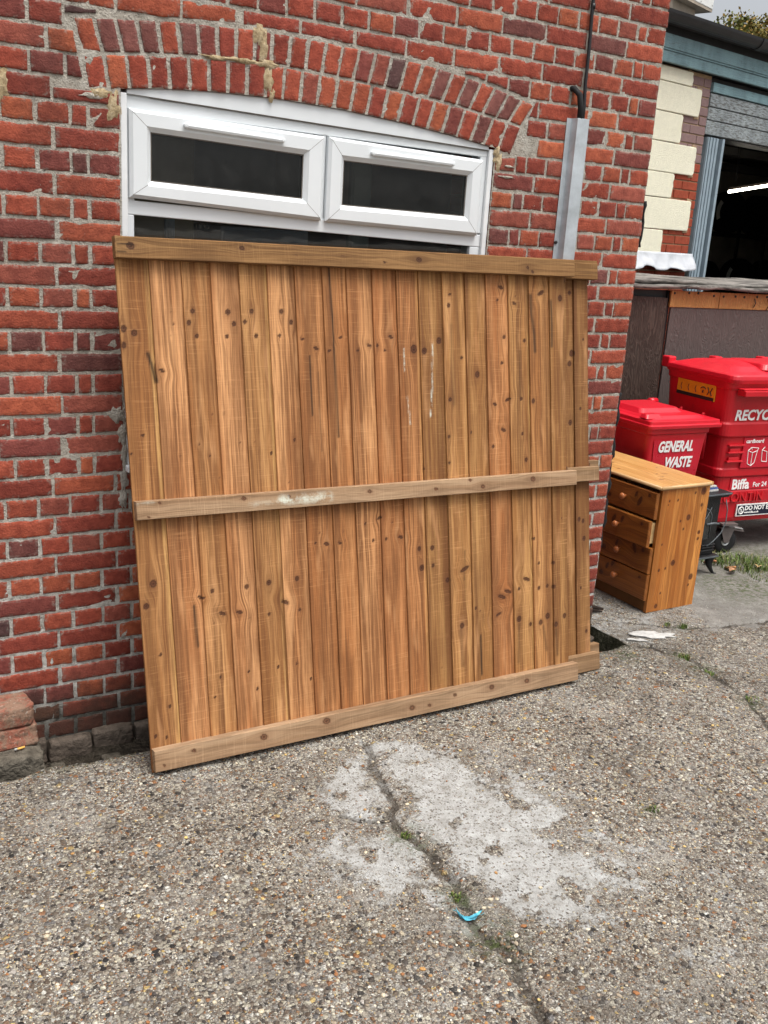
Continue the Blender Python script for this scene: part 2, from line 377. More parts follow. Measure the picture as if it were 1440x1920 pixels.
def m_glass():
    m = Mat('window_glass', .03, .5); t = m.t
    tr = m.n('BsdfTransparent'); tr.inputs[0].default_value = (.62, .64, .62, 1)
    gl = m.n('BsdfGlossy'); gl.inputs['Roughness'].default_value = .02; gl.inputs[0].default_value = (.9, .95, 1, 1)
    lw = m.n('Fresnel'); lw.inputs[0].default_value = 1.55
    nz = m.n('Bump'); nz.inputs['Distance'].default_value = .004; nz.inputs['Strength'].default_value = .06
    m.l(m.noise(m.mapping(m.coord(), (1, 1, 2.2)), 5, 2), nz.inputs['Height']); m.l(nz.outputs[0], gl.inputs['Normal'])
    mx = m.n('MixShader'); m.l(lw.outputs[0], mx.inputs[0]); m.l(tr.outputs[0], mx.inputs[1]); m.l(gl.outputs[0], mx.inputs[2])
    df = m.n('BsdfDiffuse'); df.inputs[0].default_value = (.34, .35, .34, 1)
    mx2 = m.n('MixShader'); m.l(m.ramp(m.noise(m.coord(), 18, 6, .75), [(.3, .025), (.8, .075)]), mx2.inputs[0]); m.l(mx.outputs[0], mx2.inputs[1]); m.l(df.outputs[0], mx2.inputs[2])
    m.l(mx2.outputs[0], t.nodes['Material Output'].inputs[0]); return m.m
M_GLASS = m_glass()

def m_ground():
    m = Mat('exposed_aggregate_concrete', .85, .25); co = m.coord()
    wob = m.n('VectorMath', operation='ADD'); m.put(wob.inputs[0], co)
    sc = m.n('VectorMath', operation='SCALE'); m.put(sc.inputs[0], m.noise(co, 130, 2, .5, 0, 1)); sc.inputs['Scale'].default_value = .008
    m.l(sc.outputs[0], wob.inputs[1]); cw = wob.outputs[0]
    flat = m.mapping(cw, (1, 1, .4))
    smooth = m.attr('smooth'); crack = m.attr('crack'); moss = m.attr('moss')
    # cement paste between the stones
    n1 = m.noise(co, 9, 6, .65); n2 = m.noise(co, 240, 4, .7); n3 = m.noise(co, 1.6, 4, .6); n4 = m.noise(co, 38, 5, .7)
    paste = m.ramp(n4, [(.28, (.11, .097, .08)), (.5, (.235, .212, .18)), (.72, (.40, .375, .33))])
    paste = m.mix(m.ramp(n2, [(.44, .6), (.60, 0)]), paste, (.055, .045, .036))
    stops = [(0, (.035, .032, .032)), (.08, (.17, .125, .092)), (.18, (.40, .345, .275)), (.30, (.24, .19, .145)), (.40, (.56, .50, .40)), (.52, (.10, .083, .072)), (.59, (.44, .41, .365)),
             (.69, (.29, .16, .085)), (.75, (.66, .60, .47)), (.84, (.22, .21, .205)), (.89, (.42, .18, .07)), (.915, (.66, .47, .19)), (.935, (.74, .71, .63))]
    col = paste; H = m.math('MULTIPLY', n4, .25)
    for scale, thr, hh, keep in ((230, .62, .35, .12), (125, .66, .7, .30), (66, .62, 1.3, .58)):
        vo = m.voro(m.mapping(flat, (1, 1, 1), (scale*.013, scale*.007, 0)), scale, dim='2D')
        cs = m.sep(vo.outputs['Color'])
        th = m.math('MULTIPLY', m.math('ADD', cs[1], .35), thr)
        on = m.math('GREATER_THAN', cs[0], m.math('ADD', keep, m.math('MULTIPLY', smooth, .62)))
        mask = m.math('MULTIPLY', m.math('MULTIPLY', m.math('SUBTRACT', th, vo.outputs['Distance']), 14, clamp=True), on)
        sc_ = m.ramp(cs[2], stops, 'CONSTANT')
        sc_ = m.mix(m.ramp(n2, [(.35, .3), (.55, 0)]), sc_, (.09, .075, .06))
        col = m.mix(mask, col, sc_)
        dome = m.math('MULTIPLY', m.math('SUBTRACT', 1, m.math('MULTIPLY', vo.outputs['Distance'], m.math('MULTIPLY', vo.outputs['Distance'], 2.2))), mask)
        H = m.math('ADD', H, m.math('MULTIPLY', dome, hh))
    # dirt film and pale wear
    col = m.mix(m.ramp(n1, [(.38, .34), (.56, 0)]), col, (.12, .10, .078))
    col = m.mix(m.ramp(m.noise(co, 4.3, 6, .7), [(.50, 0), (.70, .35)]), col, (.46, .43, .385))
    col = m.mix(m.ramp(n3, [(.48, 0), (.70, .36)]), col, (.085, .071, .056))
    col = m.mix(m.ramp(m.noise(co, .75, 5, .6), [(.52, 0), (.66, .25)]), col, (.07, .062, .05))
    # smooth cement skin left on the patches
    skin = m.ramp(m.noise(co, 17, 7, .75), [(.32, (.22, .21, .19)), (.46, (.31, .305, .288)), (.56, (.365, .363, .35)), (.70, (.44, .442, .432))])
    skin = m.mix(m.ramp(n2, [(.33, .25), (.5, 0)]), skin, (.2, .18, .155))
    sk = m.math('MULTIPLY', m.ramp(m.math('ADD', smooth, m.math('MULTIPLY', m.math('SUBTRACT', m.math('MULTIPLY_ADD', n1, .5, m.math('MULTIPLY', n4, .5)), .5), 2.4)), [(.40, 0), (.60, 1)]), .90)
    pk = m.voro(flat, 118, dim='2D'); pkc = m.sep(pk.outputs['Color'])
    poke = m.math('MULTIPLY', m.math('GREATER_THAN', pkc[0], .72), m.math('MULTIPLY', m.math('SUBTRACT', .42, pk.outputs['Distance']), 14, clamp=True))
    sk = m.math('MULTIPLY', sk, m.math('SUBTRACT', 1, m.math('MULTIPLY', poke, .95)))
    slab = m.attr('slab')
    skin = m.mix(slab, skin, m.ramp(m.noise(co, 6, 6, .72), [(.3, (.105, .097, .085)), (.55, (.19, .178, .16)), (.75, (.30, .285, .26))]))
    col = m.mix(sk, col, skin)
    col = m.mix(m.math('MULTIPLY', m.ramp(m.math('ADD', crack, m.math('MULTIPLY', m.math('SUBTRACT', m.noise(co, 70, 4, .7), .5), .9)), [(.52, 0), (.72, 1)]), m.ramp(n1, [(.3, .95), (.62, .55)])), col, (.05, .041, .032))
    mo = m.math('MULTIPLY', moss, m.ramp(n4, [(.45, 0), (.6, 1)]))
    col = m.mix(mo, col, m.ramp(n2, [(.35, (.03, .036, .012)), (.65, (.075, .095, .03))]))
    col = m.mix(1.0, col, (1.05, 1.08, 1.10, 1), 'MULTIPLY')
    m.base(col)
    m.rough(m.ramp(n4, [(.3, .7), (.7, .95)]))
    H = m.math('MULTIPLY', H, m.math('SUBTRACT', 1, m.math('MULTIPLY', sk, .8)))
    H = m.math('ADD', H, m.math('MULTIPLY', n2, .22))
    m.bump(H, .011, 1.0)
    return m.m
M_GROUND = m_ground()
def m_soil():
    m = Mat('damp_soil', .95, .15); co = m.coord(); n = m.noise(co, 24, 6, .7); v = m.voro(co, 60)
    c = m.ramp(n, [(.3, (.018, .015, .011)), (.6, (.06, .05, .038)), (.8, (.14, .125, .10))])
    m.base(c); m.bump(m.math('ADD', n, v.outputs['Distance']), .02, 1); return m.m
M_SOIL = m_soil()
def m_slabedge():
    m = Mat('mossy_slab_edge', .95, .1); co = m.coord(); n = m.noise(co, 40, 6, .7)
    m.base(m.ramp(n, [(.3, (.008, .008, .005)), (.52, (.022, .022, .014)), (.66, (.055, .052, .038)), (.8, (.16, .15, .12))])); m.bump(n, .02, 1); return m.m
M_EDGE = m_slabedge()
def m_col(name, attr='bcol', rough=.7):
    m = Mat(name, rough, .25); c = m.attr(attr, 'Color'); n = m.noise(m.coord(), 160, 3)
    m.base(m.mix(m.ramp(n, [(.4, .35), (.6, 0)]), c, (.06, .05, .04))); return m.m
M_STONE = m_col('loose_pebble')
def m_leaf(name):
    m = Mat(name, .6, .25); m.base(m.attr('bcol', 'Color'))
    return m.m
M_LEAF = m_leaf('foliage')

# ------------------------------------------------------------------ ground
TRY = -0.285                                   # slab edge along the trench
def grow(a, b, step, lo, hi):
    xs = list(np.arange(a, b+1e-6, step)); s = step; x = b
    while x < hi: s *= 1.28; x = x+s; xs.append(x)
    s = step; x = a
    while x > lo: s *= 1.28; x = x-s; xs.insert(0, x)
    return np.array(xs)
gx = grow(-3.35, 1.3, .0155, -120, 120); gy = grow(-2.6, TRY, .0155, -120, TRY-.01); gy = gy[gy <= TRY+1e-6]; gy[-1] = TRY
gy2 = grow(TRY, .9, .0155, TRY-.001, 120); gy2 = gy2[gy2 > TRY+1e-6]; gy = np.concatenate([gy, gy2])
gx = gx[(gx < -.008) | (gx > .008)]; ix0 = int(np.searchsorted(gx, 0.0)); gx = np.insert(gx, ix0, 0.0)
X, Y = np.meshgrid(gx, gy, indexing='ij')
def seg_dist(X, Y, pts):
    d = np.full(X.shape, 9.0)
    for (x0, y0), (x1, y1) in zip(pts, pts[1:]):
        dx, dy = x1-x0, y1-y0; t = np.clip(((X-x0)*dx+(Y-y0)*dy)/(dx*dx+dy*dy), 0, 1)
        d = np.minimum(d, np.hypot(X-x0-t*dx, Y-y0-t*dy))
    return d
def poly_sd(X, Y, poly):
    ins = np.zeros(X.shape, bool); n = len(poly)
    for i in range(n):
        x0, y0 = poly[i]; x1, y1 = poly[(i+1) % n]
        if y0 == y1: continue
        c = ((y0 > Y) != (y1 > Y)) & (X < (x1-x0)*(Y-y0)/(y1-y0)+x0); ins ^= c
    d = seg_dist(X, Y, poly+[poly[0]]); return np.where(ins, d, -d)
near = (np.abs(X) < 5) & (np.abs(Y) < 5)
PA = [(-1.6,-.58),(-1.41,-.69),(-1.33,-.85),(-1.39,-1.0),(-1.2,-1.01),(-1.22,-1.13),(-1.21,-1.27),(-1.39,-1.29),(-1.38,-1.41),(-1.29,-1.43),(-1.24,-1.57),(-1.25,-1.64),(-1.39,-1.61),(-1.43,-1.56),(-1.48,-1.69),(-1.61,-1.67),(-1.66,-1.53),(-1.70,-1.45),(-1.72,-1.36),(-1.73,-1.18),(-1.72,-1.08),(-1.66,-.96),(-1.63,-.78)]
PB = [(-1.81,-.64),(-1.66,-.67),(-1.73,-.93),(-1.80,-1.02),(-1.9,-.94)]
PC = [(-2.08,-1.12),(-1.96,-1.05),(-1.80,-1.1),(-1.80,-1.26),(-1.82,-1.41),(-1.88,-1.48),(-1.96,-1.39),(-2.04,-1.25)]
wx = X+(fbm(X*9, Y*9, 1.0)-.5)*.17+(fbm(X*34, Y*34, 1.)-.5)*.06; wy = Y+(fbm(X*9, Y*9, 9.0)-.5)*.17+(fbm(X*34, Y*34, 7.)-.5)*.06
sm = np.zeros(X.shape)
for P, k in ((PA, .98), (PB, .86), (PC, .78)): sm = np.maximum(sm, k*np.clip(poly_sd(wx, wy, P)/.16+.55, 0, 1))
sm = np.maximum(sm, .42*np.clip(poly_sd(wx, wy, [(-2.25,-1.1),(-1.95,-.85),(-1.9,-.6),(-1.4,-.55),(-1.0,-.95),(-1.05,-1.35),(-1.1,-1.75),(-1.5,-1.85),(-1.9,-1.62),(-2.2,-1.35)])/.16+.4, 0, 1))
sm *= np.where(fbm(X*13, Y*13, 5.0) < .31, .4, 1)
back = np.clip((wy-(-.29-.08*np.clip(wx, 0, 3)))/.07+.2, 0, 1)*(X > -.02)
back *= np.where(fbm(X*2.6, Y*2.6, 4.0) > .56, .45, .92)
slabm = np.clip(back*1.3, 0, 1)
faint = .32*np.clip((fbm(X*1.7, Y*1.7, 2.2)-.5)*6, 0, 1)
sm = np.maximum(np.maximum(sm, back), faint)
def wig(pts, amp=.012, n=8):
    out = []
    for (x0, y0), (x1, y1) in zip(pts, pts[1:]):
        for k in range(n): t = k/n; out.append((x0+(x1-x0)*t+random.uniform(-amp, amp), y0+(y1-y0)*t+random.uniform(-amp, amp)))
    return out+[pts[-1]]
CR = [(-1.60,-.56),(-1.70,-.91),(-1.77,-1.06),(-1.755,-1.24),(-1.772,-1.43),(-1.81,-1.58),(-1.80,-1.72),(-1.857,-1.9),(-1.9,-2.4)]
cracks = [(wig(CR, .014), .024), (wig([(-1.76,-1.03),(-1.82,-1.02),(-1.90,-.947)], .006), .016), (wig([(.03,-.30),(.097,-.351),(.151,-.534),(.11,-.728),(.072,-.907),(-.044,-1.111),(-.2,-1.5)], .012), .018),
          (wig([(.089,.058),(.2,-.04),(.311,-.12),(.466,-.241),(.70,-.29),(.917,-.331),(1.5,-.5)], .010), .016)]
crk = np.zeros(X.shape)
wobx = X+(fbm(X*30, Y*30, 3.)-.5)*.02; woby = Y+(fbm(X*30, Y*30, 6.)-.5)*.02
for P, w in cracks: crk = np.maximum(crk, np.clip(1.25-seg_dist(wobx, woby, P)/w, 0, 1))
moss = np.zeros(X.shape)
for (mx, my, mr) in ((-1.77,-1.15,.10),(-1.79,-1.45,.08),(-1.80,-1.64,.12),(.13,-.47,.08),(.12,-.62,.09),(.05,-.95,.08),(.43,-.20,.07),(-.95,-1.35,.06),(1.2,.1,.35),(1.5,-.05,.4),(1.7,.4,.5),(-.1,-.36,.10)):
    moss = np.maximum(moss, np.clip(1.1-np.hypot(X-mx, Y-my)/mr, 0, 1))
moss = np.maximum(moss, np.clip((Y-(TRY-.05))/.05, 0, 1)*(X < 0)*(Y < TRY+.001)*.6)
Zg = (fbm(X*1.1, Y*1.1, 0.3)-.5)*.03*near + (fbm(X*22, Y*22, .7, 3)-.5)*.010*near
Zg += -.012*np.clip(crk, 0, 1) + .004*np.clip(sm, 0, 1)
Zg = np.where((np.abs(Y+.5) < .25) & (X > -2.6) & (X < -.3), np.minimum(Zg, .004), Zg)
# sunken, slightly rough verge by the red bins
nX, nY = X.shape
Yw = Y.copy(); iy0 = int(np.argmin(np.abs(gy-TRY)))
Yw[:, iy0] += np.where(gx < 0, (fbm(gx*9, gx*0, 2., 4)-.5)*.07*(np.abs(gx) < 6), 0)
Xw = X.copy(); Xw[ix0, :] += np.where((gy > TRY) & (gy < 3), (fbm(gy*12, gy*0, 5., 3)-.5)*.02, 0)
Xw[ix0, gy > .0] = 0.02
V = np.stack([Xw.ravel(), Yw.ravel(), Zg.ravel()], 1).tolist()
idx = np.arange(nX*nY).reshape(nX, nY); F = []
for i in range(nX-1):
    for j in range(nY-1):
        if i < ix0 and j >= iy0: continue
        F.append((idx[i, j], idx[i+1, j], idx[i+1, j+1], idx[i, j+1]))
nF = len(F)
def skirt(ids, dz):
    b = len(V)
    for k in ids:
        v = V[k]; V.append((v[0]+random.uniform(-.012, .012), v[1]+random.uniform(-.004, .018), v[2]-dz))
    for k in range(len(ids)-1): F.append((ids[k], ids[k+1], b+k+1, b+k))
skirt([int(k) for k in idx[:ix0+1, iy0]], .19)
skirt([int(k) for k in idx[ix0, iy0:] if V[int(k)][1] < 12], .19)
ext = len(V)-nX*nY
pad = lambda a: np.concatenate([a.ravel(), np.zeros(ext)])
g = mesh_obj('ground', V, F, None, None, True, dict(smooth=pad(sm), crack=pad(crk), moss=pad(moss), slab=pad(slabm)), [M_GROUND, M_EDGE], [0]*nF+[1]*(len(F)-nF))
tag(g, 'worn exposed aggregate concrete yard with pale cement patches and cracks', None, kind='structure')
# trench floor along the wall
tx, ty = np.meshgrid(np.concatenate([np.arange(-30, -3.4, .8), np.arange(-3.4, .25, .022)]), np.linspace(-.42, .06, 26), indexing='ij')
tz = -.125+(fbm(tx*7, ty*7, 8.)-.5)*.09+.045*np.clip((ty+.02)/.06, 0, 1)*0
tz = tz+np.clip(.06-np.hypot(tx+2.47, (ty+.10)*1.6), 0, .1)*-.6
V2 = np.stack([tx.ravel(), ty.ravel(), tz.ravel()], 1); n1_, n2_ = tx.shape; id2 = np.arange(n1_*n2_).reshape(n1_, n2_)
F2 = [(id2[i, j], id2[i+1, j], id2[i+1, j+1], id2[i, j+1]) for i in range(n1_-1) for j in range(n2_-1)]
tag(mesh_obj('trench_floor', V2, F2, M_SOIL, None, True), 'damp dark soil in the narrow trench along the brick wall', None, kind='structure')

# loose pebbles lying on the concrete: one scatter of stones nobody could count
def gravel():
    ico = bmesh.new(); bmesh.ops.create_icosphere(ico, subdivisions=1, radius=1); iv = np.array([v.co for v in ico.verts]); ifc = [[v.index for v in f.verts] for f in ico.faces]; ico.free()
    pal = [(.05,.045,.042),(.2,.15,.1),(.36,.3,.22),(.55,.48,.35),(.68,.62,.5),(.14,.12,.1),(.3,.13,.05),(.45,.25,.09),(.62,.44,.17),(.42,.39,.35),(.25,.22,.19)]
    pw = np.array([.13,.14,.14,.14,.08,.12,.05,.04,.02,.08,.06]); pw /= pw.sum()
    Vs, Fs, Cs = [], [], []; N = 5200
    # density follows what the yard shows: everywhere on the worn surface, few on the cement skin
    k = 0; pts = []
    while k < N:
        x, y = random.uniform(-3.4, .5), random.uniform(-2.7, -.34)
        if random.random() > np.exp(-(max(0, np.hypot(x+3.0, y+2.4)-.6))/1.7): continue
        i, j = np.searchsorted(gx, x), np.searchsorted(gy, y)
        if sm[i, j] > .5 and random.random() < .93: continue
        pts.append((x, y, Zg[i, j])); k += 1
    for x, y, z in pts:
        s = random.choice((.0022, .003, .0036, .0045, .006))*random.uniform(.8, 1.25)
        a = random.uniform(0, 6.28); q = iv*np.array([s*random.uniform(.9, 1.5), s, s*random.uniform(.45, .7)])*rng.uniform(.8, 1.15, (len(iv), 1))
        q = np.stack([q[:, 0]*math.cos(a)-q[:, 1]*math.sin(a)+x, q[:, 0]*math.sin(a)+q[:, 1]*math.cos(a)+y, q[:, 2]+z+s*.25], 1)
        b = len(Vs)*len(iv); Vs.append(q); Fs += [[c+b for c in f] for f in ifc]
        c = np.array(pal[rng.choice(len(pal), p=pw)])*random.uniform(.8, 1.15); Cs.append(np.tile([*np.clip(c, 0, 1), 1], (len(iv), 1)))
    o = mesh_obj('gravel', np.concatenate(Vs), Fs, M_STONE, None, False, dict(bcol=np.concatenate(Cs)))
    tag(o, 'small loose pebbles scattered over the worn concrete yard', 'gravel', kind='stuff')
gravel()

# ------------------------------------------------------------------ brick building
CH, SB, Z0 = .07087, .2126, 2.5017            # course height, stretcher, first course line
JT = .0120                                      # mortar joint
INTR = [(-2.45,2.196),(-2.36,2.200),(-2.323,2.206),(-2.197,2.221),(-2.015,2.233),(-1.782,2.238),(-1.531,2.231),(-1.26,2.212),(-1.016,2.187),(-.848,2.165),(-.70,2.13)]
MIDR = [(-2.50,2.28),(-2.452,2.293),(-2.301,2.312),(-2.126,2.330),(-1.96,2.339),(-1.785,2.344),(-1.536,2.335),(-1.315,2.322),(-1.027,2.297),(-.767,2.262),(-.70,2.25)]
EXTR = [(-2.60,2.38),(-2.465,2.396),(-2.3,2.415),(-2.126,2.433),(-1.867,2.447),(-1.627,2.446),(-1.324,2.436),(-1.112,2.420),(-.887,2.390),(-.66,2.345),(-.60,2.33)]
def itp(P, x): return np.interp(x, [p[0] for p in P], [p[1] for p in P])
WX0, WX1, SILL = -2.326, -.836, .952
def skewL(z): return np.interp(z, [2.19, 2.40], [-2.432, -2.475])
def skewR(z): return np.interp(z, [2.15, 2.36], [-.758, -.660])
PALB = [((.345,.084,.048), 5), ((.31,.070,.042), 6), ((.375,.098,.052), 3), ((.265,.060,.040), 5), ((.41,.115,.056), 1.2), ((.215,.062,.05), 2.2), ((.175,.066,.056), .9), ((.10,.055,.052), .25), ((.31,.09,.062), 2)]
pw_ = np.array([w for _, w in PALB]); pw_ = pw_/pw_.sum()
class Bricks:
    def __init__(s): s.v = []; s.f = []; s.c = []; s.r = []; s.n = 0
    def brick(s, fn, nx, nz, col=None, depth=.02, seed=None):
        """fn(u,w)->(x,z) front outline map with u,w in 0..1; front at y~0, rim goes back"""
        if col is None:
            c = np.array(PALB[rng.choice(len(PALB), p=pw_)][0])*rng.uniform(.84, 1.12)*np.array([.97, .92, .95])
        else: c = np.array(col)*rng.uniform(.9, 1.1)
        us = np.concatenate([[0, .012*8/nx], np.linspace(0, 1, nx+1)[1:-1], [1-.012*8/nx, 1]]); ws = np.concatenate([[0, .06], np.linspace(0, 1, nz+1)[1:-1], [.94, 1]])
        U, W = np.meshgrid(us, ws, indexing='ij'); x, z = fn(U, W)
        sdv = rng.uniform(0, 900)
        edge = np.minimum(np.minimum(U*nx, (1-U)*nx), np.minimum(W*nz, (1-W)*nz))
        rim = np.clip(1-edge/1.1, 0, 1)
        x = x+(vnoise(x*60, z*60, sdv)-.5)*.0048; z = z+(vnoise(x*62, z*90, sdv+50)-.5)*.0046
        off = rng.uniform(-.0016, .0018); tilt = rng.uniform(-.002, .002)
        y = off+tilt*(U-.5)+(vnoise(x*60, z*60, sdv)-.5)*.0026*(1-rim*.3)
        bd = (U == 0) | (U == 1) | (W == 0) | (W == 1)
        chip = np.clip((fbm(x*28, z*28, sdv, 3)-.66)*10, 0, 1)
        y = y+bd*.0018+chip*rim*.0045
        n, mm = x.shape; b = s.n
        s.v.append(np.stack([x.ravel(), y.ravel(), z.ravel()], 1)); I = np.arange(n*mm).reshape(n, mm)+b
        for i in range(n-1):
            for j in range(mm-1): s.f.append((I[i, j], I[i+1, j], I[i+1, j+1], I[i, j+1]))
        ring = list(I[:, 0])+list(I[-1, 1:])+list(I[-2::-1, -1])+list(I[0, -2:0:-1])
        s.c.append(np.tile([*c, 1], (n*mm, 1))); s.r.append(rim.ravel()); s.n += n*mm
        flat = s.v[-1]; loc = np.array(ring)-b
        bk = flat[loc].copy(); bk[:, 1] += depth; s.v.append(bk); s.c.append(np.tile([*c, 1], (len(ring), 1))); s.r.append(np.ones(len(ring)))
        L = len(ring)
        for k in range(L): s.f.append((ring[(k+1) % L], ring[k], s.n+k, s.n+(k+1) % L))
        s.n += L
    def obj(s, name, parent, flip=None):
        v = np.concatenate(s.v)
        return mesh_obj(name, v, s.f, M_BRICK, parent, True, dict(bcol=np.concatenate(s.c), rim=np.concatenate(s.r)))

bld = thing('brick_building', 'red brick building with segmental arch and white window behind the leaning fence panels', 'building', (0, 0, 0))
B = Bricks()
def row_edges(k, x0, x1):
    """joints of course k between x0..x1 (English bond from the right-hand corner)"""
    e = [0.0]
    if k % 2 == 0:
        while e[-1] > x0-.3: e.append(e[-1]-SB)
    else:
        e += [-.1063, -.160]
        while e[-1] > x0-.3: e.append(e[-1]-SB/2)
    return sorted(e)
for k in range(-24, 37):
    zt, zb = Z0-k*CH, Z0-(k+1)*CH; zm = (zt+zb)/2
    E_ = []
    def seg(x0, x1): E_.append((x0, x1))
    if SILL < zm < 2.205:               # beside the window: pattern returns from each jamb
        eL = [WX0]
        if k % 2 == 0:
            while eL[-1] > -4.8: eL.append(eL[-1]-SB*random.uniform(.985, 1.015))
        else:
            eL += [WX0-.1063, WX0-.160]
            while eL[-1] > -4.8: eL.append(eL[-1]-SB/2*random.uniform(.97, 1.03))
        eL = sorted(eL)
        for a, b in zip(eL, eL[1:]): seg(a, b)
        w = -WX1
        if k % 2 == 0: eR = list(np.linspace(WX1, 0, 5))
        else: eR = [WX1, WX1+.108, WX1+.162]+list(np.linspace(WX1+.162, -.160, 6))[1:]+[-.1063, 0]
        for a, b in zip(eR, eR[1:]): seg(a, b)
    elif zm <= SILL:
        if k % 2 == 0: eL = list(np.arange(-.0216-SB*23, .0, SB))+[0]
        else: eL = list(np.arange(-.0216-SB*23+.0531, .0, SB/2))+[0]
        eL = [e for e in eL if e < -.03]+[0.0]
        for a, b in zip(eL, eL[1:]): seg(a, b)
    else:
        eL = row_edges(k, -4.8, 0)
        for a, b in zip(eL, eL[1:]): seg(a, b)
    for a, b in E_:
        a, b = a+JT/2*random.uniform(.7, 1.3), b-JT/2*random.uniform(.7, 1.3)
        if b == 0 or abs(b) < JT: b = random.uniform(-.004, .003)
        z0, z1 = zb+JT/2*random.uniform(.75, 1.2), zt-JT/2*random.uniform(.75, 1.2)
        if SILL < zm < 2.205 and b > -2.44 and a < -.755: z1 = min(z1, float(min(itp(INTR, max(a, -2.44)), itp(INTR, min(b, -.75))))-JT*.8)
        if z1-z0 < .012: continue
        if zm > 2.14 and zm < 2.47:     # courses that meet the arch
            if b > skewL(zm) and a < skewR(zm):
                top_under = itp(EXTR, (a+b)/2)
                if z1 <= top_under+.018:
                    if zm > 2.2 or (a > WX0-.02 and b < WX1+.02):
                        # keep the piece left or right of the arch
                        if a < skewL(zm)-.03:
                            fn = lambda u, w, a=a, z0=z0, z1=z1: (a+u*((skewL(z0+(z1-z0)*w)-JT*.6)-a), z0+w*(z1-z0)); B.brick(fn, 5, 3)
                        elif b > skewR(zm)+.03:
                            fn = lambda u, w, b=b, z0=z0, z1=z1: ((skewR(z0+(z1-z0)*w)+JT*.6)+u*(b-(skewR(z0+(z1-z0)*w)+JT*.6)), z0+w*(z1-z0)); B.brick(fn, 5, 3)
                        continue
                elif z0 < itp(EXTR, a)+JT or z0 < itp(EXTR, b)+JT:
                    xs_ok = [x for x in np.linspace(a, b, 41) if max(z0, itp(EXTR, x)+JT*.8) < z1-.006]
                    if len(xs_ok) < 6: continue
                    a2, b2 = min(xs_ok), max(xs_ok)
                    fn = lambda u, w, a=a2, b=b2, z0=z0, z1=z1: (a+u*(b-a), (lambda lo: lo+w*(z1-lo))(np.maximum(z0, itp(EXTR, a+u*(b-a))+JT*.8)))
                    B.brick(fn, 8, 3); continue
        if zm < 2.2 and zm > SILL and a > WX0-.001 and b < WX1+.001 and zm < itp(INTR, (a+b)/2): continue
        hi = -3.0 < (a+b)/2 and zm > -.2
        zz = random.uniform(-.0018, .0018)
        fn = lambda u, w, a=a, b=b, z0=z0, z1=z1, zz=zz: (a+u*(b-a), z0+w*(z1-z0)+zz*(u-.5))
        col = None
        if zm < -.02: col = (.13, .10, .08)
        elif zm < .10 and random.random() < .6: col = (.17, .07, .045)
        B.brick(fn, 8 if (b-a) > .15 else 5, 4, col)
# arch rings of bricks on edge
for (lo, hi_, n, sd_) in ((INTR, MIDR, 25, 0), (MIDR, EXTR, 27, .5)):
    xa0, xa1 = skewL(itp(lo, -2.38)+.02), skewR(itp(lo, -.74)+.02)
    xb0, xb1 = skewL(itp(hi_, -2.44)-.01), skewR(itp(hi_, -.68)-.01)
    if sd_ == 0: xa0, xa1, xb0, xb1 = -2.430, -.757, -2.446, -.718
    else: xa0, xa1, xb0, xb1 = -2.446, -.716, -2.474, -.660
    for i in range(n):
        j0, j1 = .10, .90
        ta, tb = (i+j0*random.uniform(.8, 1.2))/n, (i+1-(1-j1)*random.uniform(.8, 1.2))/n
        def fn(u, w, ta=ta, tb=tb, lo=lo, hi_=hi_):
            t = ta+(tb-ta)*u; xl = xa0+(xa1-xa0)*t; xh = xb0+(xb1-xb0)*t
            zl = itp(lo, xl)+(JT*.45 if lo is MIDR else .002); zh = itp(hi_, xh)-JT*.45
            return xl+(xh-xl)*w, zl+(zh-zl)*w
        cc = None
        if sd_ and (i < 6 or i > 19) and random.random() < .5: cc = (.20, .075, .065)
        B.brick(fn, 4, 6, cc)
B.obj('brickwork', bld)
# mortar: four sheets joined round the opening, slightly hollow joints
def mortar():
    Vm, Fm = [], []
    def sheet(x0, x1, zlo, zhi, nx, nz):
        b = len(Vm); us = np.linspace(0, 1, nx+1)
        for u in us:
            x = x0+(x1-x0)*u; a_, c_ = zlo(x), zhi(x)
            for w in np.linspace(0, 1, nz+1):
                z = a_+(c_-a_)*w; Vm.append((x, z))
        for i in range(nx):
            for j in range(nz): Fm.append((b+i*(nz+1)+j, b+(i+1)*(nz+1)+j, b+(i+1)*(nz+1)+j+1, b+i*(nz+1)+j+1))
    c = lambda v: (lambda x: v)
    itop = lambda x: float(itp(INTR, x))+.001
    sheet(-4.9, WX0, c(-.3), c(4.25), 160, 280); sheet(WX1, -.001, c(-.3), c(4.25), 56, 280)
    sheet(WX0, WX1, itop, c(4.25), 96, 150); sheet(WX0, WX1, c(-.3), c(SILL), 60, 60)
    A = np.array(Vm); y = .0036+(fbm(A[:, 0]*38, A[:, 1]*38, 1., 4)-.5)*.0075+(vnoise(A[:, 0]*5, A[:, 1]*5, 3.)-.5)*.002
    o = mesh_obj('mortar', np.stack([A[:, 0], y, A[:, 1]], 1), Fm, M_MORTAR, bld, True)
mortar()
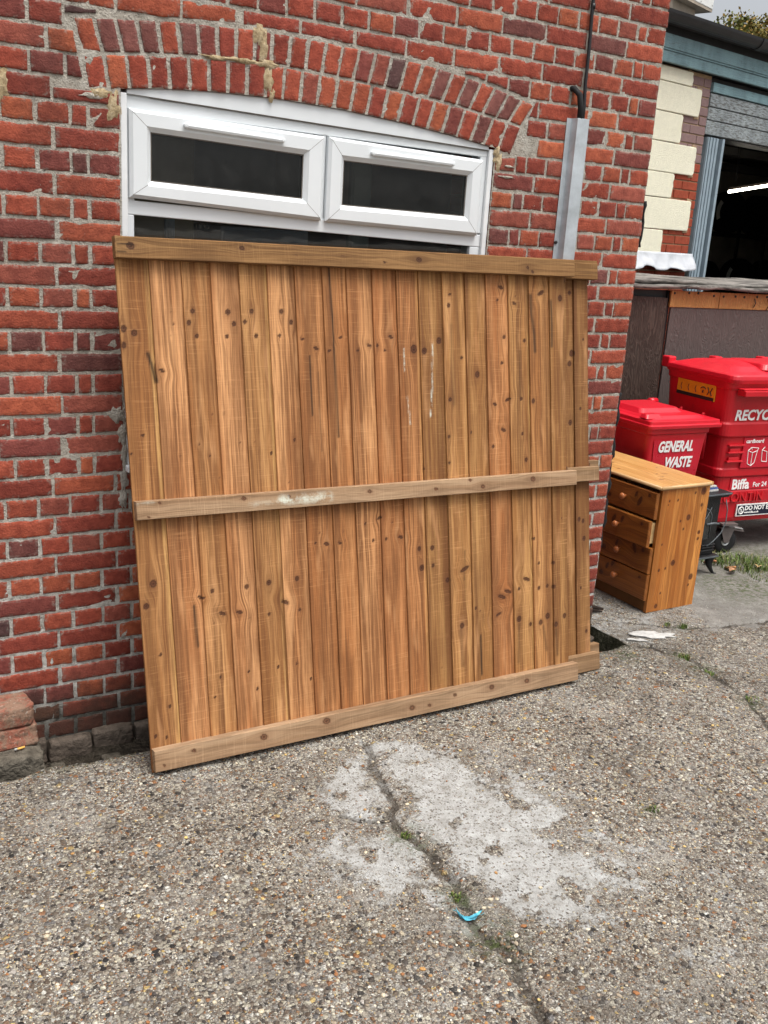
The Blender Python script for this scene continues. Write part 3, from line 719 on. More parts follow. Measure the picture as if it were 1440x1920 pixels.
# lumps of patching mortar on arch and jambs
def blob(g_, poly_c, rx, rz, y=-.004, th=.012, n=22, seed=0, m=0):
    cx, cz = poly_c; vs_ = [(cx, y-th*.6, cz)]; fs = []
    for ring, (k, t) in enumerate(((.55, .75), (1.0, 0.0))):
        for i in range(n):
            a = 2*math.pi*i/n; rr = k*(1+.75*(float(fbm(np.array(math.cos(a)*2.6+seed*3.1), np.array(math.sin(a)*2.6+7.7), seed, 3))-.5)*2)
            vs_.append((cx+rx*rr*math.cos(a), (y-th*t*random.uniform(.5, 1)) if ring == 0 else .006, cz+rz*rr*math.sin(a)))
    for i in range(n):
        j = (i+1) % n; fs.append((0, 1+j, 1+i)); fs.append((1+i, 1+j, 1+n+j, 1+n+i))
    g_.add(vs_, fs, m)
pm = Geo()
for i, (cx, cz, rx, rz) in enumerate(((-1.852,2.43,.024,.035),(-1.838,2.39,.022,.05),(-1.83,2.345,.05,.016),(-1.92,2.343,.07,.011),(-2.01,2.338,.05,.010),(-1.815,2.29,.022,.05),(-1.80,2.25,.016,.02),(-2.69,2.18,.03,.05),(-2.352,2.150,.026,.055),(-2.39,2.185,.035,.02),(-.815,2.115,.020,.045),(-.825,2.15,.014,.03))):
    blob(pm, (cx, cz), rx, rz, seed=i, th=.0035, y=-.0012)
pm.obj('patching_mortar', M_TANM, bld, True)
pm = Geo()
for i, (cx, cz, rx, rz) in enumerate(((-2.352,1.15,.035,.035),(-2.335,1.08,.018,.05),(-2.33,1.0,.016,.06),(-2.332,.91,.018,.06),(-2.335,.84,.02,.04),(-2.42,2.174,.05,.012),(-.76,2.10,.04,.006),(-.77,2.06,.05,.006))):
    blob(pm, (cx, cz), rx, rz, seed=i+30, th=.004, y=-.001)
pm.obj('grey_patching', M_MORTAR, bld, True)
# rounded foundation stones in the trench
M_FOUND = m_plain('foundation_stone', (.13, .105, .085), .95, .1, .45, 26, .012, 60)
# the building's own body: side wall, back, top, inner room
body = Geo()
body.box(-4.9, WX0-.002, .018, .30, -.3, 4.25); body.box(WX1+.002, -.012, .018, .30, -.3, 4.25); body.box(WX0-.002, WX1+.002, .018, .30, -.3, SILL-.02); body.box(WX0-.002, WX1+.002, .10, .30, 2.26, 4.25)
body.box(-.30, -.012, .30, 6, -.3, 4.25); body.box(-9, -4.9, .018, 6, -.3, 4.25); body.box(-4.9, -.30, 5.7, 6, -.3, 4.25)
body.box(-4.9, -.30, .30, 5.7, 4.0, 4.25); body.box(-4.9, -.30, .30, 5.7, -.2, 0.0)
def m_brickflat():
    m = Mat('brick_side', .9, .2); co = m.coord(); bt = m.n('TexBrick')
    v = m.sep(co); m.put(bt.inputs['Vector'], m.comb(m.math('ADD', v[0], v[1]), v[2], 0.0))
    bt.inputs['Color1'].default_value = (.33, .07, .04, 1); bt.inputs['Color2'].default_value = (.22, .06, .045, 1); bt.inputs['Mortar'].default_value = (.34, .31, .27, 1)
    bt.inputs['Scale'].default_value = 1; bt.inputs['Mortar Size'].default_value = .006; bt.inputs['Brick Width'].default_value = .2126; bt.inputs['Row Height'].default_value = CH
    m.base(bt.outputs[0]); m.bump(m.math('SUBTRACT', 1, bt.outputs['Fac']), .006, .8); return m.m
M_BRICKFLAT = m_brickflat()
body.obj('wall_body', M_BRICKFLAT, bld)
rm = Geo(); rm.box(-4.0, -.45, 3.0, 3.05, 0.01, 3.2); rm.box(-4.0, -.45, .305, 3.0, 2.9, 2.95); rm.box(-4.05, -4.0, .305, 3.0, .01, 3.2); rm.box(-.45, -.40, .305, 3.0, .01, 3.2)
rm.obj('inner_room', m_plain('inner_plaster', (.34, .33, .31), .9, .1, .1, 2), bld)
# ---- window
win = Geo()
WB = .97
win.box(WX0, WX0+.022, .008, .075, WB, 2.197, 1); win.box(WX1-.022, WX1, .008, .075, WB, 2.158, 1)     # cover trims
xl, xr = WX0+.0225, WX1-.0225
def frame_bar(x0, x1, z0, z1, y=.022): win.box(x0, x1, y, .085, z0, z1, 0)
frame_bar(xl, xl+.026, 1.86, 2.152); frame_bar(xr-.030, xr, 1.835, 2.132)
frame_bar(-1.588, -1.574, 1.845, 2.150, .023)
win.prism([(xl, 1.868), (xr, 1.830), (xr, 1.782), (xl, 1.822)], .021, .085, 0)                        # transom
win.prism([(xl, 1.8218), (xl+.024, 1.8210), (xl+.024, WB), (xl, WB)], .0215, .085, 0); win.prism([(xr-.048, 1.7825), (xr, 1.7815), (xr, WB), (xr-.048, WB)], .0215, .085, 0)
win.prism([(xl, 2.193), (xr, 2.152), (xr, 2.128), (xl, 2.150)], .0205, .085, 0)                       # head
arc = [(x, float(itp(INTR, x))+.001) for x in np.linspace(xl, xr, 26)]
win.prism([(xl, 2.1935)]+[(x, max(z, 2.1935-.0276*(x-xl)+.0006)) for x, z in arc]+[(xr, 2.1525)], .0125, .085, 0)   # arched filler board
window = win.obj('window', None, bld, mats=[M_PVC, M_PVCT], bevel=.003); fix_normals(window)
ln = Geo(); ln.prism([(xl+.001, 2.1955), (xr-.001, 2.154), (xr-.001, 2.152), (xl+.001, 2.1935)], .0115, .0230); ln.obj('frame_seam', M_GASKET, window)
def sash(x0, x1, z0l, z0r, z1l, z1r, gx0, gx1, g0l, g0r, g1l, g1r, vx0, vx1, vz):
    q = lambda a0, a1, bl, br, tl, tr, y: [(a0, y, bl), (a1, y, br), (a1, y, tr), (a0, y, tl)]
    def ins(d): return (x0+d, x1-d, z0l+d, z0r+d, z1l-d, z1r-d)
    def ing(d): return (gx0-d, gx1+d, g0l-d, g0r-d, g1l+d, g1r+d)
    s_ = Geo(); s_.loft([q(*ins(0), .030), q(*ins(0), .008), q(*ins(.011), -.002), q(*ing(.016), -.002), q(*ing(.0), .012), q(*ing(0), .04)], 0, False, False)
    so = fix_normals(s_.obj('sash', M_PVC, window))
    gk = Geo(); d_ = .0035; gk.loft([q(*ing(0.0005), .0135), q(*ing(-.004), .0135)], 0, False, False); fix_normals(gk.obj('gasket', M_GASKET, window))
    # mitre joints
    mt = Geo()
    for (a, b) in (((x0+.008, z0l+.008), (gx0-.012, g0l-.012)), ((x1-.008, z0r+.008), (gx1+.012, g0r-.012)), ((x0+.008, z1l-.008), (gx0-.012, g1l+.012)), ((x1-.008, z1r-.008), (gx1+.012, g1r+.012))):
        mt.tube([(a[0], -.0018, a[1]), (b[0], -.0018, b[1])], .0007, 5)
    mt.obj('mitre_joint', M_GASKET, window)
    gp = Geo(); gp.add([(gx0-.005, .02, g0l-.005), (gx1+.005, .02, g0r-.005), (gx1+.005, .02, g1r+.005), (gx0-.005, .02, g1l+.005)], [(0, 1, 2, 3)]); gp.obj('pane', M_GLASS, window)
    vt = Geo(); z_ = vz
    prof = [(-.002, -.010), (-.014, -.008), (-.017, .0), (-.013, .008), (-.002, .010)]
    vt.loft([[(vx0, y, z_[0]+h) for y, h in prof], [(vx1, y, z_[1]+h) for y, h in prof]])
    for vx, vz_ in ((vx0, z_[0]), (vx1, z_[1])): vt.lathe([(.004, -.018), (.008, -.0165), (.008, -.001)], (vx, 0, vz_), 'y', 10)
    fix_normals(vt.obj('trickle_vent', M_PVC, window, bevel=.0015))
sash(-2.2985, -1.590, 1.876, 1.8435, 2.152, 2.134, -2.226, -1.667, 1.932, 1.914, 2.086, 2.066, -2.112, -1.760, (2.117, 2.104))
sash(-1.572, -.886, 1.842, 1.826, 2.136, 2.115, -1.505, -.952, 1.903, 1.896, 2.061, 2.052, -1.396, -1.040, (2.094, 2.087))
gp = Geo(); gp.add([(xl+.022, .04, WB), (xr-.046, .04, WB), (xr-.046, .04, 1.79), (xl+.022, .04, 1.83)], [(0, 1, 2, 3)]); gp.obj('pane', M_GLASS, window)
sb = Geo(); sb.box(WX0, WX1, -.03, .085, SILL-.005, WB-.001); sb.obj('window_sill', M_PVC, window, bevel=.004)
M_FAINT = m_plain('faded_lettering', (.20, .21, .205), .8)
text_mesh('lettering', 'UNIT', .030, M_FAINT, window, Matrix.Translation((-2.005, .046, 1.789)) @ Matrix.Rotation(R(90), 4, 'X') @ Matrix.Rotation(R(180), 4, 'Y'), sx=.8)
# boxes behind the glass, some seen dimly, one standing in for a reflection
def inside(name, label, cat, x0, x1, y0, y1, z0, z1, col, bev=.004):
    g_ = Geo(); g_.box(x0, x1, y0, y1, z0, z1)
    g_.box(x0+.01, x1-.01, y0-.006, y0-.0005, z0+.01, z1-.01)
    return tag(g_.obj(name, m_plain(name+'_surface', col, .8, .2, .15, 6), bevel=bev), label, cat)
inside('notice_board', 'beige board standing inside behind the upper left pane', 'board', -2.40, -1.93, .42, .45, 1.0, 2.12, (.32, .28, .20))
inside('reflection_block', 'pale grey block added behind the lower window pane in place of its bluish reflection', 'reflection block', -1.82, -1.44, .42, .75, 1.0, 1.80, (.36, .42, .50))  # added block, stands in for the bluish reflection in the lower pane
inside('curtain_strip', 'grey green hanging strip behind the upper right pane', 'curtain', -1.262, -1.165, .40, .425, 1.0, 2.2, (.20, .25, .23))
inside('pale_strip', 'pale vertical strip behind the lower left part of the window', 'strip', -2.05, -2.012, .40, .42, 1.0, 1.815, (.36, .42, .46))  # narrow pale upright box behind the lower pane

# ------------------------------------------------------------------ things on the brick wall
cond = thing('cable_conduit', 'galvanised steel cable channel fixed to the brick wall right of the window', 'conduit', (-.44, 0, 1.0))
cg = Geo()
cg.loft([[(x*1.0, y, z) for x, y in ((-.052, -.002), (-.052, -.004), (-.030, -.0045), (-.026, -.040), (.020, -.044), (.036, -.040), (.044, -.0045), (.056, -.004), (.056, -.002))] for z in (.0, 1.312)])
fix_normals(cg.obj('channel', M_GALV, cond, bevel=.002))
sc_ = Geo()
for z in (.82, .25): sc_.lathe([(.007, -.001), (.007, -.010), (.003, -.012)], (-.046, 0, z), 'y', 10)
sc_.obj('screw', M_BLACK, cond)
hz = Geo(); hz.tube([(-.482, .03, 2.428), (-.476, -.012, 2.423), (-.462, -.032, 2.40), (-.450, -.032, 2.35), (-.445, -.028, 2.28)], .012, 12)
tag(hz.obj('black_hose', M_RUBBER, None, True), 'short thick black hose curving from a hole in the bricks into the conduit', 'hose')
hz = Geo(); P_ = [(-.436, -.014, 4.2), (-.434, -.013, 3.2), (-.431, -.013, 2.76), (-.424, -.013, 2.56), (-.425, -.014, 2.45), (-.427, -.024, 2.36), (-.428, -.026, 2.28)]
hz.tube(P_, .0075, 10)
hz.tube([(-.4275, -.013, 2.745), (-.4265, -.0135, 2.725)], .0095, 10)
tag(hz.obj('black_cable', M_BLACK, None, True), 'thin black cable running straight up the brick wall above the conduit', 'cable')
hz = Geo(); pts = []
for i in range(34):
    z = 1.16-i*.023; pts.append((.010+.004*math.sin(i*1.7)+random.uniform(-.003, .003), .022+.006*math.sin(i*.9), z))
hz.tube(pts, [random.uniform(.010, .019) for _ in pts], 9)
tag(hz.obj('rubber_strip', M_RUBBER, None, True), 'ragged black rubber strip hanging down the corner edge of the brick building', 'rubber strip')
hz = Geo(); hz.tube([(.014+random.uniform(-.003, .003), .012, 2.02-i*.018) for i in range(12)], [random.uniform(.004, .009) for _ in range(12)], 8)
tag(hz.obj('mastic_bead', M_RUBBER, None, True), 'short black mastic bead high on the corner of the brick building', 'sealant')

# ------------------------------------------------------------------ timber slabs with grain, knots and cracks
def heartwood(U, L, u0, u1, seed):
    f = (U-u0)/(u1-u0); c0 = .5+.42*math.sin(seed*5.3); w = .10+.14*(math.sin(seed*2.9)*.5+.5)
    n = (fbm(L*1.6+seed, U*9, seed, 3)-.5)*.55
    return np.clip(1.15-np.abs(f+n-c0)/w, 0, 1)*np.clip(.55+1.6*(fbm(L*2.2, U*3, seed+4, 3)-.4), .15, 1)
def slab_geo(u0, u1, l0, l1, yf, th, nu, nl, seed, knots=(), chk=(), tint=.5, horiz=False, edge=.0015, wob=0.0, heart=False, sap=0):
    """front face gridded at y=yf(u); u across the grain, l along it. Returns arrays; horiz swaps axes (grain along x)."""
    us = np.linspace(u0, u1, nu+1); ls = np.linspace(l0, l1, nl+1); U, L = np.meshgrid(us, ls, indexing='ij')
    Yf = (yf(U, L) if callable(yf) else np.full(U.shape, yf))
    Yf = Yf+(vnoise(U*30+seed, L*6, seed)-.5)*.0012
    A = U.copy()+(fbm(U*5+seed, L*1.1, seed, 2)-.5)*.014
    K = np.zeros(U.shape); C = np.zeros(U.shape)
    for kn in knots:
        ku, kl, r = kn[0], kn[1], .0076*kn[2]*(.92+.25*((kn[0]*91.7+kn[1]*57.3) % 1)); asp = kn[3] if len(kn) > 3 else 1
        if ku < u0-.03 or ku > u1+.03 or kl < l0-.1 or kl > l1+.1: continue
        ru, rl = r*(1+(asp-1)*.55), r*(1.15 if asp == 1 else .72)
        du, dl = (U-ku), (L-kl)
        if asp > 1: dl = dl-du*.35*(1 if (ku*137) % 2 < 1 else -1)
        A = A-np.tanh(du/(.7*ru))*ru*1.0*np.exp(-(du/(4.2*ru))**2)*np.exp(-(dl/(5*rl))**2)
        K = np.maximum(K, np.clip(1.18-np.hypot(du/ru, dl/rl), 0, 1)*(.40 if kn[2] < .6 else .9)*(.58+.42*((kn[0]*313.1+kn[1]*171.7) % 1)))
        K = np.maximum(K, .05*np.exp(-(du/(2.6*ru))**2-(dl/(3.2*rl))**2)*(kn[2] > .9))
    for (pts_, w, s) in chk:
        d = seg_dist(U, L, pts_); C = C+s*np.clip(1.3-d/w, 0, 1)
    if wob:
        Lw = (fbm(ls*7+seed, ls*0, seed, 3)-.5)*wob
        U = U.copy(); U[-1, :] += Lw
    n, m_ = U.shape
    jit = 0
    fx = np.stack([U, Yf, L], 2).reshape(-1, 3)
    I = np.arange(n*m_).reshape(n, m_)
    F_ = [(I[i, j], I[i+1, j], I[i+1, j+1], I[i, j+1]) for i in range(n-1) for j in range(m_-1)]
    ring = list(I[:, 0])+list(I[-1, 1:])+list(I[-2::-1, -1])+list(I[0, -2:0:-1])
    e1 = fx[ring].copy(); e1[:, 1] += edge
    cx, cl = (u0+u1)/2, (l0+l1)/2
    fx2 = fx.copy()
    bd = np.array(ring); 
    e2 = e1.copy(); e2[:, 1] += th
    b = n*m_; Ln = len(ring)
    for k in range(Ln):
        k2 = (k+1) % Ln
        F_.append((ring[k2], ring[k], b+k, b+k2)); F_.append((b+k2, b+k, b+Ln+k, b+Ln+k2))
    # pull the front border in a little for an eased edge
    for r_ in ring:
        fx2[r_, 0] += np.sign(cx-fx[r_, 0])*edge*.8*(abs(fx[r_, 0]-u0) < 1e-3 or abs(fx[r_, 0]-u1) < .02)
        fx2[r_, 2] += np.sign(cl-fx[r_, 2])*edge*.8*(abs(fx[r_, 2]-l0) < 1e-3 or abs(fx[r_, 2]-l1) < 1e-3)
    F_.append(tuple(b+Ln+k for k in range(Ln-1, -1, -1)))
    V_ = np.concatenate([fx2, e1, e2]); ra = np.array(ring)
    Af = A.ravel(); Lf = L.ravel()
    gc = np.stack([np.concatenate([Af, Af[ra], Af[ra]+.02*1]), np.concatenate([Lf, Lf[ra], Lf[ra]]), np.full(len(V_), seed*7.31)], 1)
    kk = np.concatenate([K.ravel(), K.ravel()[ra], K.ravel()[ra]*0]); cc = np.concatenate([C.ravel(), C.ravel()[ra], C.ravel()[ra]*0])
    if horiz: V_ = V_[:, [2, 1, 0]]; F_ = [f[::-1] for f in F_]
    hh = heartwood(U, L, u0, u1, seed).ravel() if heart else np.zeros(U.size)
    if sap: hh = np.where((U.ravel() > u1-sap-.010+.006*(vnoise(L.ravel()*3, L.ravel()*0, seed)-.5)), -1.0, hh)
    hh = np.concatenate([hh, hh[ra], hh[ra]])
    return V_, F_, gc, kk, np.clip(cc, -1, 1), np.full(len(V_), tint), hh
def slab_obj(name, parts, material, parent, xf=None, bevel=0):
    V_, F_, G_, K_, C_, T_, H_ = [], [], [], [], [], [], []; b = 0
    for p in parts:
        v, f, g_, k, c, t, h_ = p; H_.append(h_)
        V_.append(v); F_ += [tuple(i+b for i in q) for q in f]; G_.append(g_); K_.append(k); C_.append(c); T_.append(t); b += len(v)
    V_ = np.concatenate(V_)
    if xf is not None: V_ = xf(V_)
    return mesh_obj(name, V_, F_, material, parent, False, dict(gc=np.concatenate(G_), knot=np.concatenate(K_), chk=np.concatenate(C_), tint=np.concatenate(T_), heart=np.concatenate(H_)))

KN = [(.246,1.538,1),(.23,1.5,1.1),(.256,1.457,.8),(.37,1.537,1),(.39,1.498,1),(.362,1.456,.8),(.456,1.541,1.1),(.428,1.505,.9),(.468,1.458,.8),(.567,1.542,1.1),(.603,1.505,1),(.555,1.459,.8),(.012,1.479,1.2),(.047,1.466,1.4),(.01,1.427,1.2),(.175,1.535,.4),(.179,1.496,.5),(.169,1.457,.4),(.239,1.098,.5),(.275,1.057,.5),(.171,1.063,.4),(.387,1.095,.5),(.439,1.094,.4),(.502,1.053,.6),(.593,1.095,.6),(.561,.946,.5),(.304,.978,.4),(.05,1.136,.6),(.005,1.077,.6),(.332,1.198,.5),(.293,1.197,.5),(.163,1.2,.4),(.641,1.448,.7,2),(.695,1.415,.8,2),(.745,1.406,.7,2),(.795,1.454,.8,2),(.861,1.407,.7),(.913,1.424,1,2),(.943,1.424,.8),(.976,1.407,.7),(1.004,1.456,1,2),(1.103,1.411,1.7),(1.146,1.404,1.4),(1.217,1.443,1.5),(1.258,1.218,1.2),(1.39,1.312,1.4),(1.525,1.457,1),(1.511,1.355,.8),(1.536,1.209,1.2,2),(1.47,1.194,1,2),(1.512,1.09,1.2,2),(1.603,1.211,.9),(1.662,1.2,1.3),(1.512,1.65,1.2,2),(1.711,1.632,1.5,2),(1.812,1.614,1.5),(1.457,1.026,.9),(1.607,1.07,.7),(1.625,.963,1.2),(1.247,1.075,.8),(1.245,.974,.7),(1.35,1.087,.6),(1.319,1.377,.7),(1.269,1.616,.6),(1.262,1.575,.8),(1.494,1.6,.6),(1.581,1.616,.5),(1.129,.958,.5),(1.576,1.588,1,2),(1.626,1.443,.8),(.05,.641,1.6),(.02,.568,1.2),(.253,.591,1),(.381,.589,1),(.465,.594,1.1),(.575,.595,1.1),(.524,.515,1.2,2),(.286,.506,1.2,2),(.348,.503,1.1,2),(.459,.48,.8),(.581,.479,.7),(.25,.476,.5),(.385,.475,.5),(.265,.281,.6),(.37,.283,.6),(.484,.281,.7),(.558,.282,.6),(.613,.214,.6),(.4,.213,.6),(.238,.214,.6),(.057,.395,.6),(.076,.21,.7),(.021,.116,.7),(.057,.104,.6),(.653,.718,.6),(.7,.709,.9,2),(.753,.707,.8,2),(.772,.749,.4),(.672,.753,.4),(.862,.769,.6),(.664,.812,.4),(.778,.714,.5),(.213,.572,.8,3),(1.098,.649,1.1),(1.107,.573,1.4),(1.155,.647,1),(1.156,.577,1.1),(1.225,.51,1.3),(1.286,.317,1.8),(1.306,.545,1.3,3),(1.57,.304,1.6),(1.684,.273,1.7),(1.724,.294,1.5),(1.765,.253,1.6),(1.816,.283,1.3),(1.634,.272,1),(1.725,.425,1),(1.757,.417,1.1),(1.677,.422,.9),(1.679,.527,.8),(1.757,.52,.8),(1.486,.409,1.3,3),(1.518,.427,1.2,3),(1.466,.338,1,3),(1.615,.467,1.1,3),(1.573,.431,.7),(1.374,.364,.5),(1.353,.38,.6),(1.067,.164,.4),(1.183,.162,.5),(1.016,.703,1,2),(.896,.702,.8),(.98,.764,.5),(.95,.703,.8),(.927,.786,1,2),(1.708,.707,.4),(1.805,.706,.4),(1.653,.634,.7),(.128,1.345,.9,2)]
CK = [([(.759,1.70),(.766,1.418),(.768,1.096)], .0042, 1.0), ([(.669,1.389),(.666,1.18)], .0036, .9), ([(.187,.546),(.190,.403)], .0042, 1), ([(1.375,.263),(1.377,.099)], .0045, 1),
      ([(.087,1.40),(.098,1.36),(.108,1.31)], .0075, .9), ([(.70,1.33),(.70,1.05)], .003, .35), ([(1.31,.62),(1.305,.50)], .003, .5), ([(1.40,.42),(1.39,.30)], .003, .4),
      ([(1.056,1.411),(1.058,1.332)], .0032, -.9), ([(1.065,1.234),(1.076,1.13)], .0032, -.9), ([(1.185,1.437),(1.18,1.29),(1.167,1.157)], .0034, -.95),
      ([(1.655,1.62),(1.660,1.55),(1.672,1.47),(1.676,1.40)], .009, .75), ([(1.760,1.60),(1.764,1.50),(1.762,1.42)], .007, .7), ([(1.28,.30),(1.285,.15)], .008, .4), ([(1.70,.25),(1.715,.15)], .009, .42), ([(1.765,.23),(1.77,.12)], .008, .42), ([(1.57,.28),(1.562,.12)], .008, .38), ([(1.272,1.5),(1.275,1.2)], .010, .28), ([(1.60,1.4),(1.598,1.22)], .009, .3)]
SEAM = [0, .108, .215, .315, .415, .518, .622, .729, .825, .93, 1.033, 1.128, 1.234, 1.339, 1.437, 1.545, 1.648, 1.754, 1.838]
TINT = [.05, .27, .10, .24, .03, .20, .42, .58, .34, .55, .46, .86, .70, .80, .50, .74, .66, .84, .72]
LEAN, SHEAR = .17, -.028/1.765
def fence_panel(label, loc, tint_off, seed, knots, chk, fine, group):
    t = thing('fence_panel', label, 'fence panel', loc, (-LEAN, 0, -.006), group)
    boards = []
    for i in range(len(SEAM)-1):
        u0, u1 = SEAM[i], SEAM[i+1]; w = u1-u0
        yf = (lambda U, L, u0=u0, w=w:   .0300+.0085*np.clip((U-u0)/w, 0, 1.1))
        boards.append(slab_geo(u0+.0006, u1+(.009 if i < len(SEAM)-2 else 0), -.008+random.uniform(-.002, .002), 1.745, yf, .008, 18 if fine else 4, 300 if fine else 40, seed+i*1.37, knots, chk, min(1.0, TINT[i]+tint_off), wob=.004, heart=True, sap={0: .014, 4: .012, 10: .010, 15: .006}.get(i, 0) if fine else 0))
    xf = lambda V_: np.stack([V_[:, 0]+SHEAR*V_[:, 2], V_[:, 1], V_[:, 2]], 1)
    slab_obj('boards', boards, M_FENCE, t, xf)
    rk = [(random.uniform(0, .07), random.uniform(0, 1.86), random.choice((.5, .7, 1.0, 1.3))) for _ in range(16)] if fine else []
    def rail(name, l0, l1, xa, xb, mat, kn, chk_=(), dz=0, sd_=0):
        # grain runs along x: u is the height, l the length; long faces run true, ends are sawn
        p = slab_geo(l0, l1, xa, xb, 0.0, .0315, 14, 240 if fine else 30, seed+sd_, kn, chk_, .5 if seed < 10 else 1.0, True, .0022)
        def xr_(V_): V_ = V_.copy(); V_[:, 2] += dz*(V_[:, 0]-xa)/(xb-xa); V_[:, 0] += SHEAR*V_[:, 2]; return V_
        o = slab_obj(name, [p], mat, t, xr_)
        return o
    rail('top_rail', 1.697, 1.764, -.004, 1.862, M_RAILB, [(1.735, .045, 1.4), (1.745, .42, 1.1), (1.72, .97, .7), (1.735, 1.115, 1.1), (1.725, 1.62, 1.0), (1.71, 1.645, .8), (1.73, .62, .5), (1.735, .8, .5)], [([(1.738, 0), (1.741, .05)], .003, .8), ([(1.715, .0), (1.717, .028)], .003, .7)], 0, 50)
    rail('middle_rail', .862, .923, .003, 1.862, M_RAIL, [(.915, .08, .7), (.909, .375, .9), (.905, .545, .7), (.90, .87, 1.1), (.89, 1.16, .9), (.885, 1.38, 1.3), (.915, 1.32, .9), (.90, 1.63, 1.3), (.87, .04, .6)],
         [([(.885, .40), (.893, .56)], .010, -.3), ([(.893, .52), (.892, .70)], .020, -.7), ([(.915, .005), (.919, .06)], .005, -.5)], -.016, 70)
    rail('bottom_rail', .0, .076, .003, 1.858, M_RAIL, [(.05, .14, .8), (.02, .035, .6), (.045, .40, 1.7), (.055, .65, 1.7), (.035, 1.02, 1.5), (.03, 1.10, .9), (.05, 1.40, 1.5), (.045, 1.58, 1.3), (.05, 1.22, 1.0), (.012, .3, .4)], (), 0, 90)
    # backing rails behind the boards
    bk = Geo()
    for z0, z1 in ((-.006, .06), (.86, .92), (1.68, 1.745)): bk.box(.004+SHEAR*z0, 1.855+SHEAR*z0, .0505, .062, z0, z1)
    bk.obj('back_batten', M_RAILDARK, t, bevel=.002)
    return t
M_RAILDARK = m_plain('dark_batten', (.13, .06, .03), .8, .2, .3, 20)
NRM = Vector((0, -math.cos(LEAN), math.sin(LEAN)))
fgroup = 'fence panels leaning on the brick wall'
P0 = Vector((-2.375, -.489, .017))
fence_panel('front larch-brown fence panel leaning on the wall, all its knotty boards showing', P0, 0, 3.1, KN, CK, True, fgroup)
KN2 = [(u-.122, v, s) for u, v, s in [(1.868,1.392,1.5),(1.855,1.349,1.6),(1.856,1.1,1.5),(1.91,1.157,.9),(1.859,1.643,1),(1.895,.679,1.2),(1.920,.669,1.1),(1.925,.591,1.3),(1.901,.374,.7),(1.934,.173,1.2),(1.93,1.45,.6),(1.92,1.27,.5),(1.935,.9,.6)]]
P1 = P0-NRM*.066+Vector((.184, 0, .001))
fence_panel('second fence panel, right edge showing past the front panel', P1, .30, 61.7, KN2, [], True, fgroup)
P2 = P1-NRM*.066+Vector((.054, 0, .020))
fence_panel('rearmost fence panel, almost wholly hidden against the wall, only rail ends showing', P2, .2, 97.3, [], [], False, fgroup)

# ------------------------------------------------------------------ chest of drawers
CX0, CX1, CY0, CY1, CZ = .377, .720, .006, .815, .662
ch = thing('chest_of_drawers', 'varnished pine chest of drawers with drawers partly open, on the concrete beyond the fence', 'chest of drawers', (0, 0, 0))
def side_panel(y, flip):
    parts = []; cuts = [CX0+.004, CX0+.045, CX0+.098, CX0+.155, CX0+.195, CX0+.252, CX0+.29, CX1]
    kn = [(a_, b_, c_*1.45) for a_, b_, c_ in [(CX0+.30,.635,1.6),(CX0+.30,.56,.9),(CX0+.215,.50,1.2),(CX0+.16,.485,.6),(CX0+.12,.60,.5),(CX0+.06,.60,.5),(CX0+.055,.58,.4),(CX0+.31,.41,.9),(CX0+.31,.375,.7),(CX0+.15,.26,1.4),(CX0+.10,.235,.6),(CX0+.055,.23,.6),(CX0+.30,.165,1.4),(CX0+.29,.12,.6),(CX0+.07,.03,1.0),(CX0+.05,.37,.5),(CX0+.09,.1,.5),(CX0+.24,.63,.6),(CX0+.19,.44,.6)]]
    for i, (a, b) in enumerate(zip(cuts, cuts[1:])):
        parts.append(slab_geo(a, b, 0.002, CZ, y, .0185, 12, 140, 20+i*3.3+y*10, kn, [], [.25,.55,.75,.38,.6,.3,.98][i], edge=.0005))
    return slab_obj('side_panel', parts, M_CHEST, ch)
side_panel(CY0, False); side_panel(CY1-.0185-.0005, True)
# top: boards with grain along y
tp = []
for i in range(5):
    a, b = CX0-.016+i*.0742, CX0-.016+(i+1)*.0742
    tp.append(slab_geo(a, b, CY0-.008, CY1+.004, -(CZ+.021), .0195, 12, 120, 140+i*2.9, [(CX0+.10,.12,.9,3),(CX0+.16,.17,.8,3),(CX0+.17,.22,.8,3),(CX0+.22,.21,.9,3),(CX0+.05,.38,.7,3),(CX0+.28,.33,.7,3),(CX0+.12,.5,.8,3)], [], .5, edge=.0004))
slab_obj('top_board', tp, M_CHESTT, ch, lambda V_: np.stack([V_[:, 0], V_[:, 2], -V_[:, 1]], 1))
eg = Geo()
def halfround(x0, y0, x1, y1):
    d = Vector((x1-x0, y1-y0, 0)).normalized(); n_ = Vector((d.y, -d.x, 0))
    L_ = []
    for p in ((x0, y0), (x1, y1)):
        L_.append([Vector((p[0], p[1], CZ+.0112))+n_*(math.sin(a)*.007)+Vector((0, 0, -math.cos(a)*.0095)) for a in np.linspace(0, math.pi, 8)])
    eg.loft(L_, 0)
halfround(CX0-.016, CY0-.0082, CX1-.02+.016, CY0-.0082); halfround(CX0-.0162, CY1+.004, CX0-.0162, CY0-.008)
fix_normals(eg.obj('top_edging', M_CHESTT2 if False else m_plain('pale_edging', (.60, .38, .18), .35, .4, .1, 14), ch, True))
inn = Geo(); inn.box(CX1-.008, CX1-.002, CY0+.02, CY1-.021, .02, CZ-.001); inn.box(CX0+.03, CX1-.009, CY0+.0195, CY1-.0195, .055, .068)
inn.box(CX0+.012, CX0+.028, CY0+.0195, CY1-.0195, .002, .066)
inn.obj('carcass', M_CHESTF if False else m_plain('pine_carcass', (.16, .07, .02), .6, .3, .2, 12), ch)
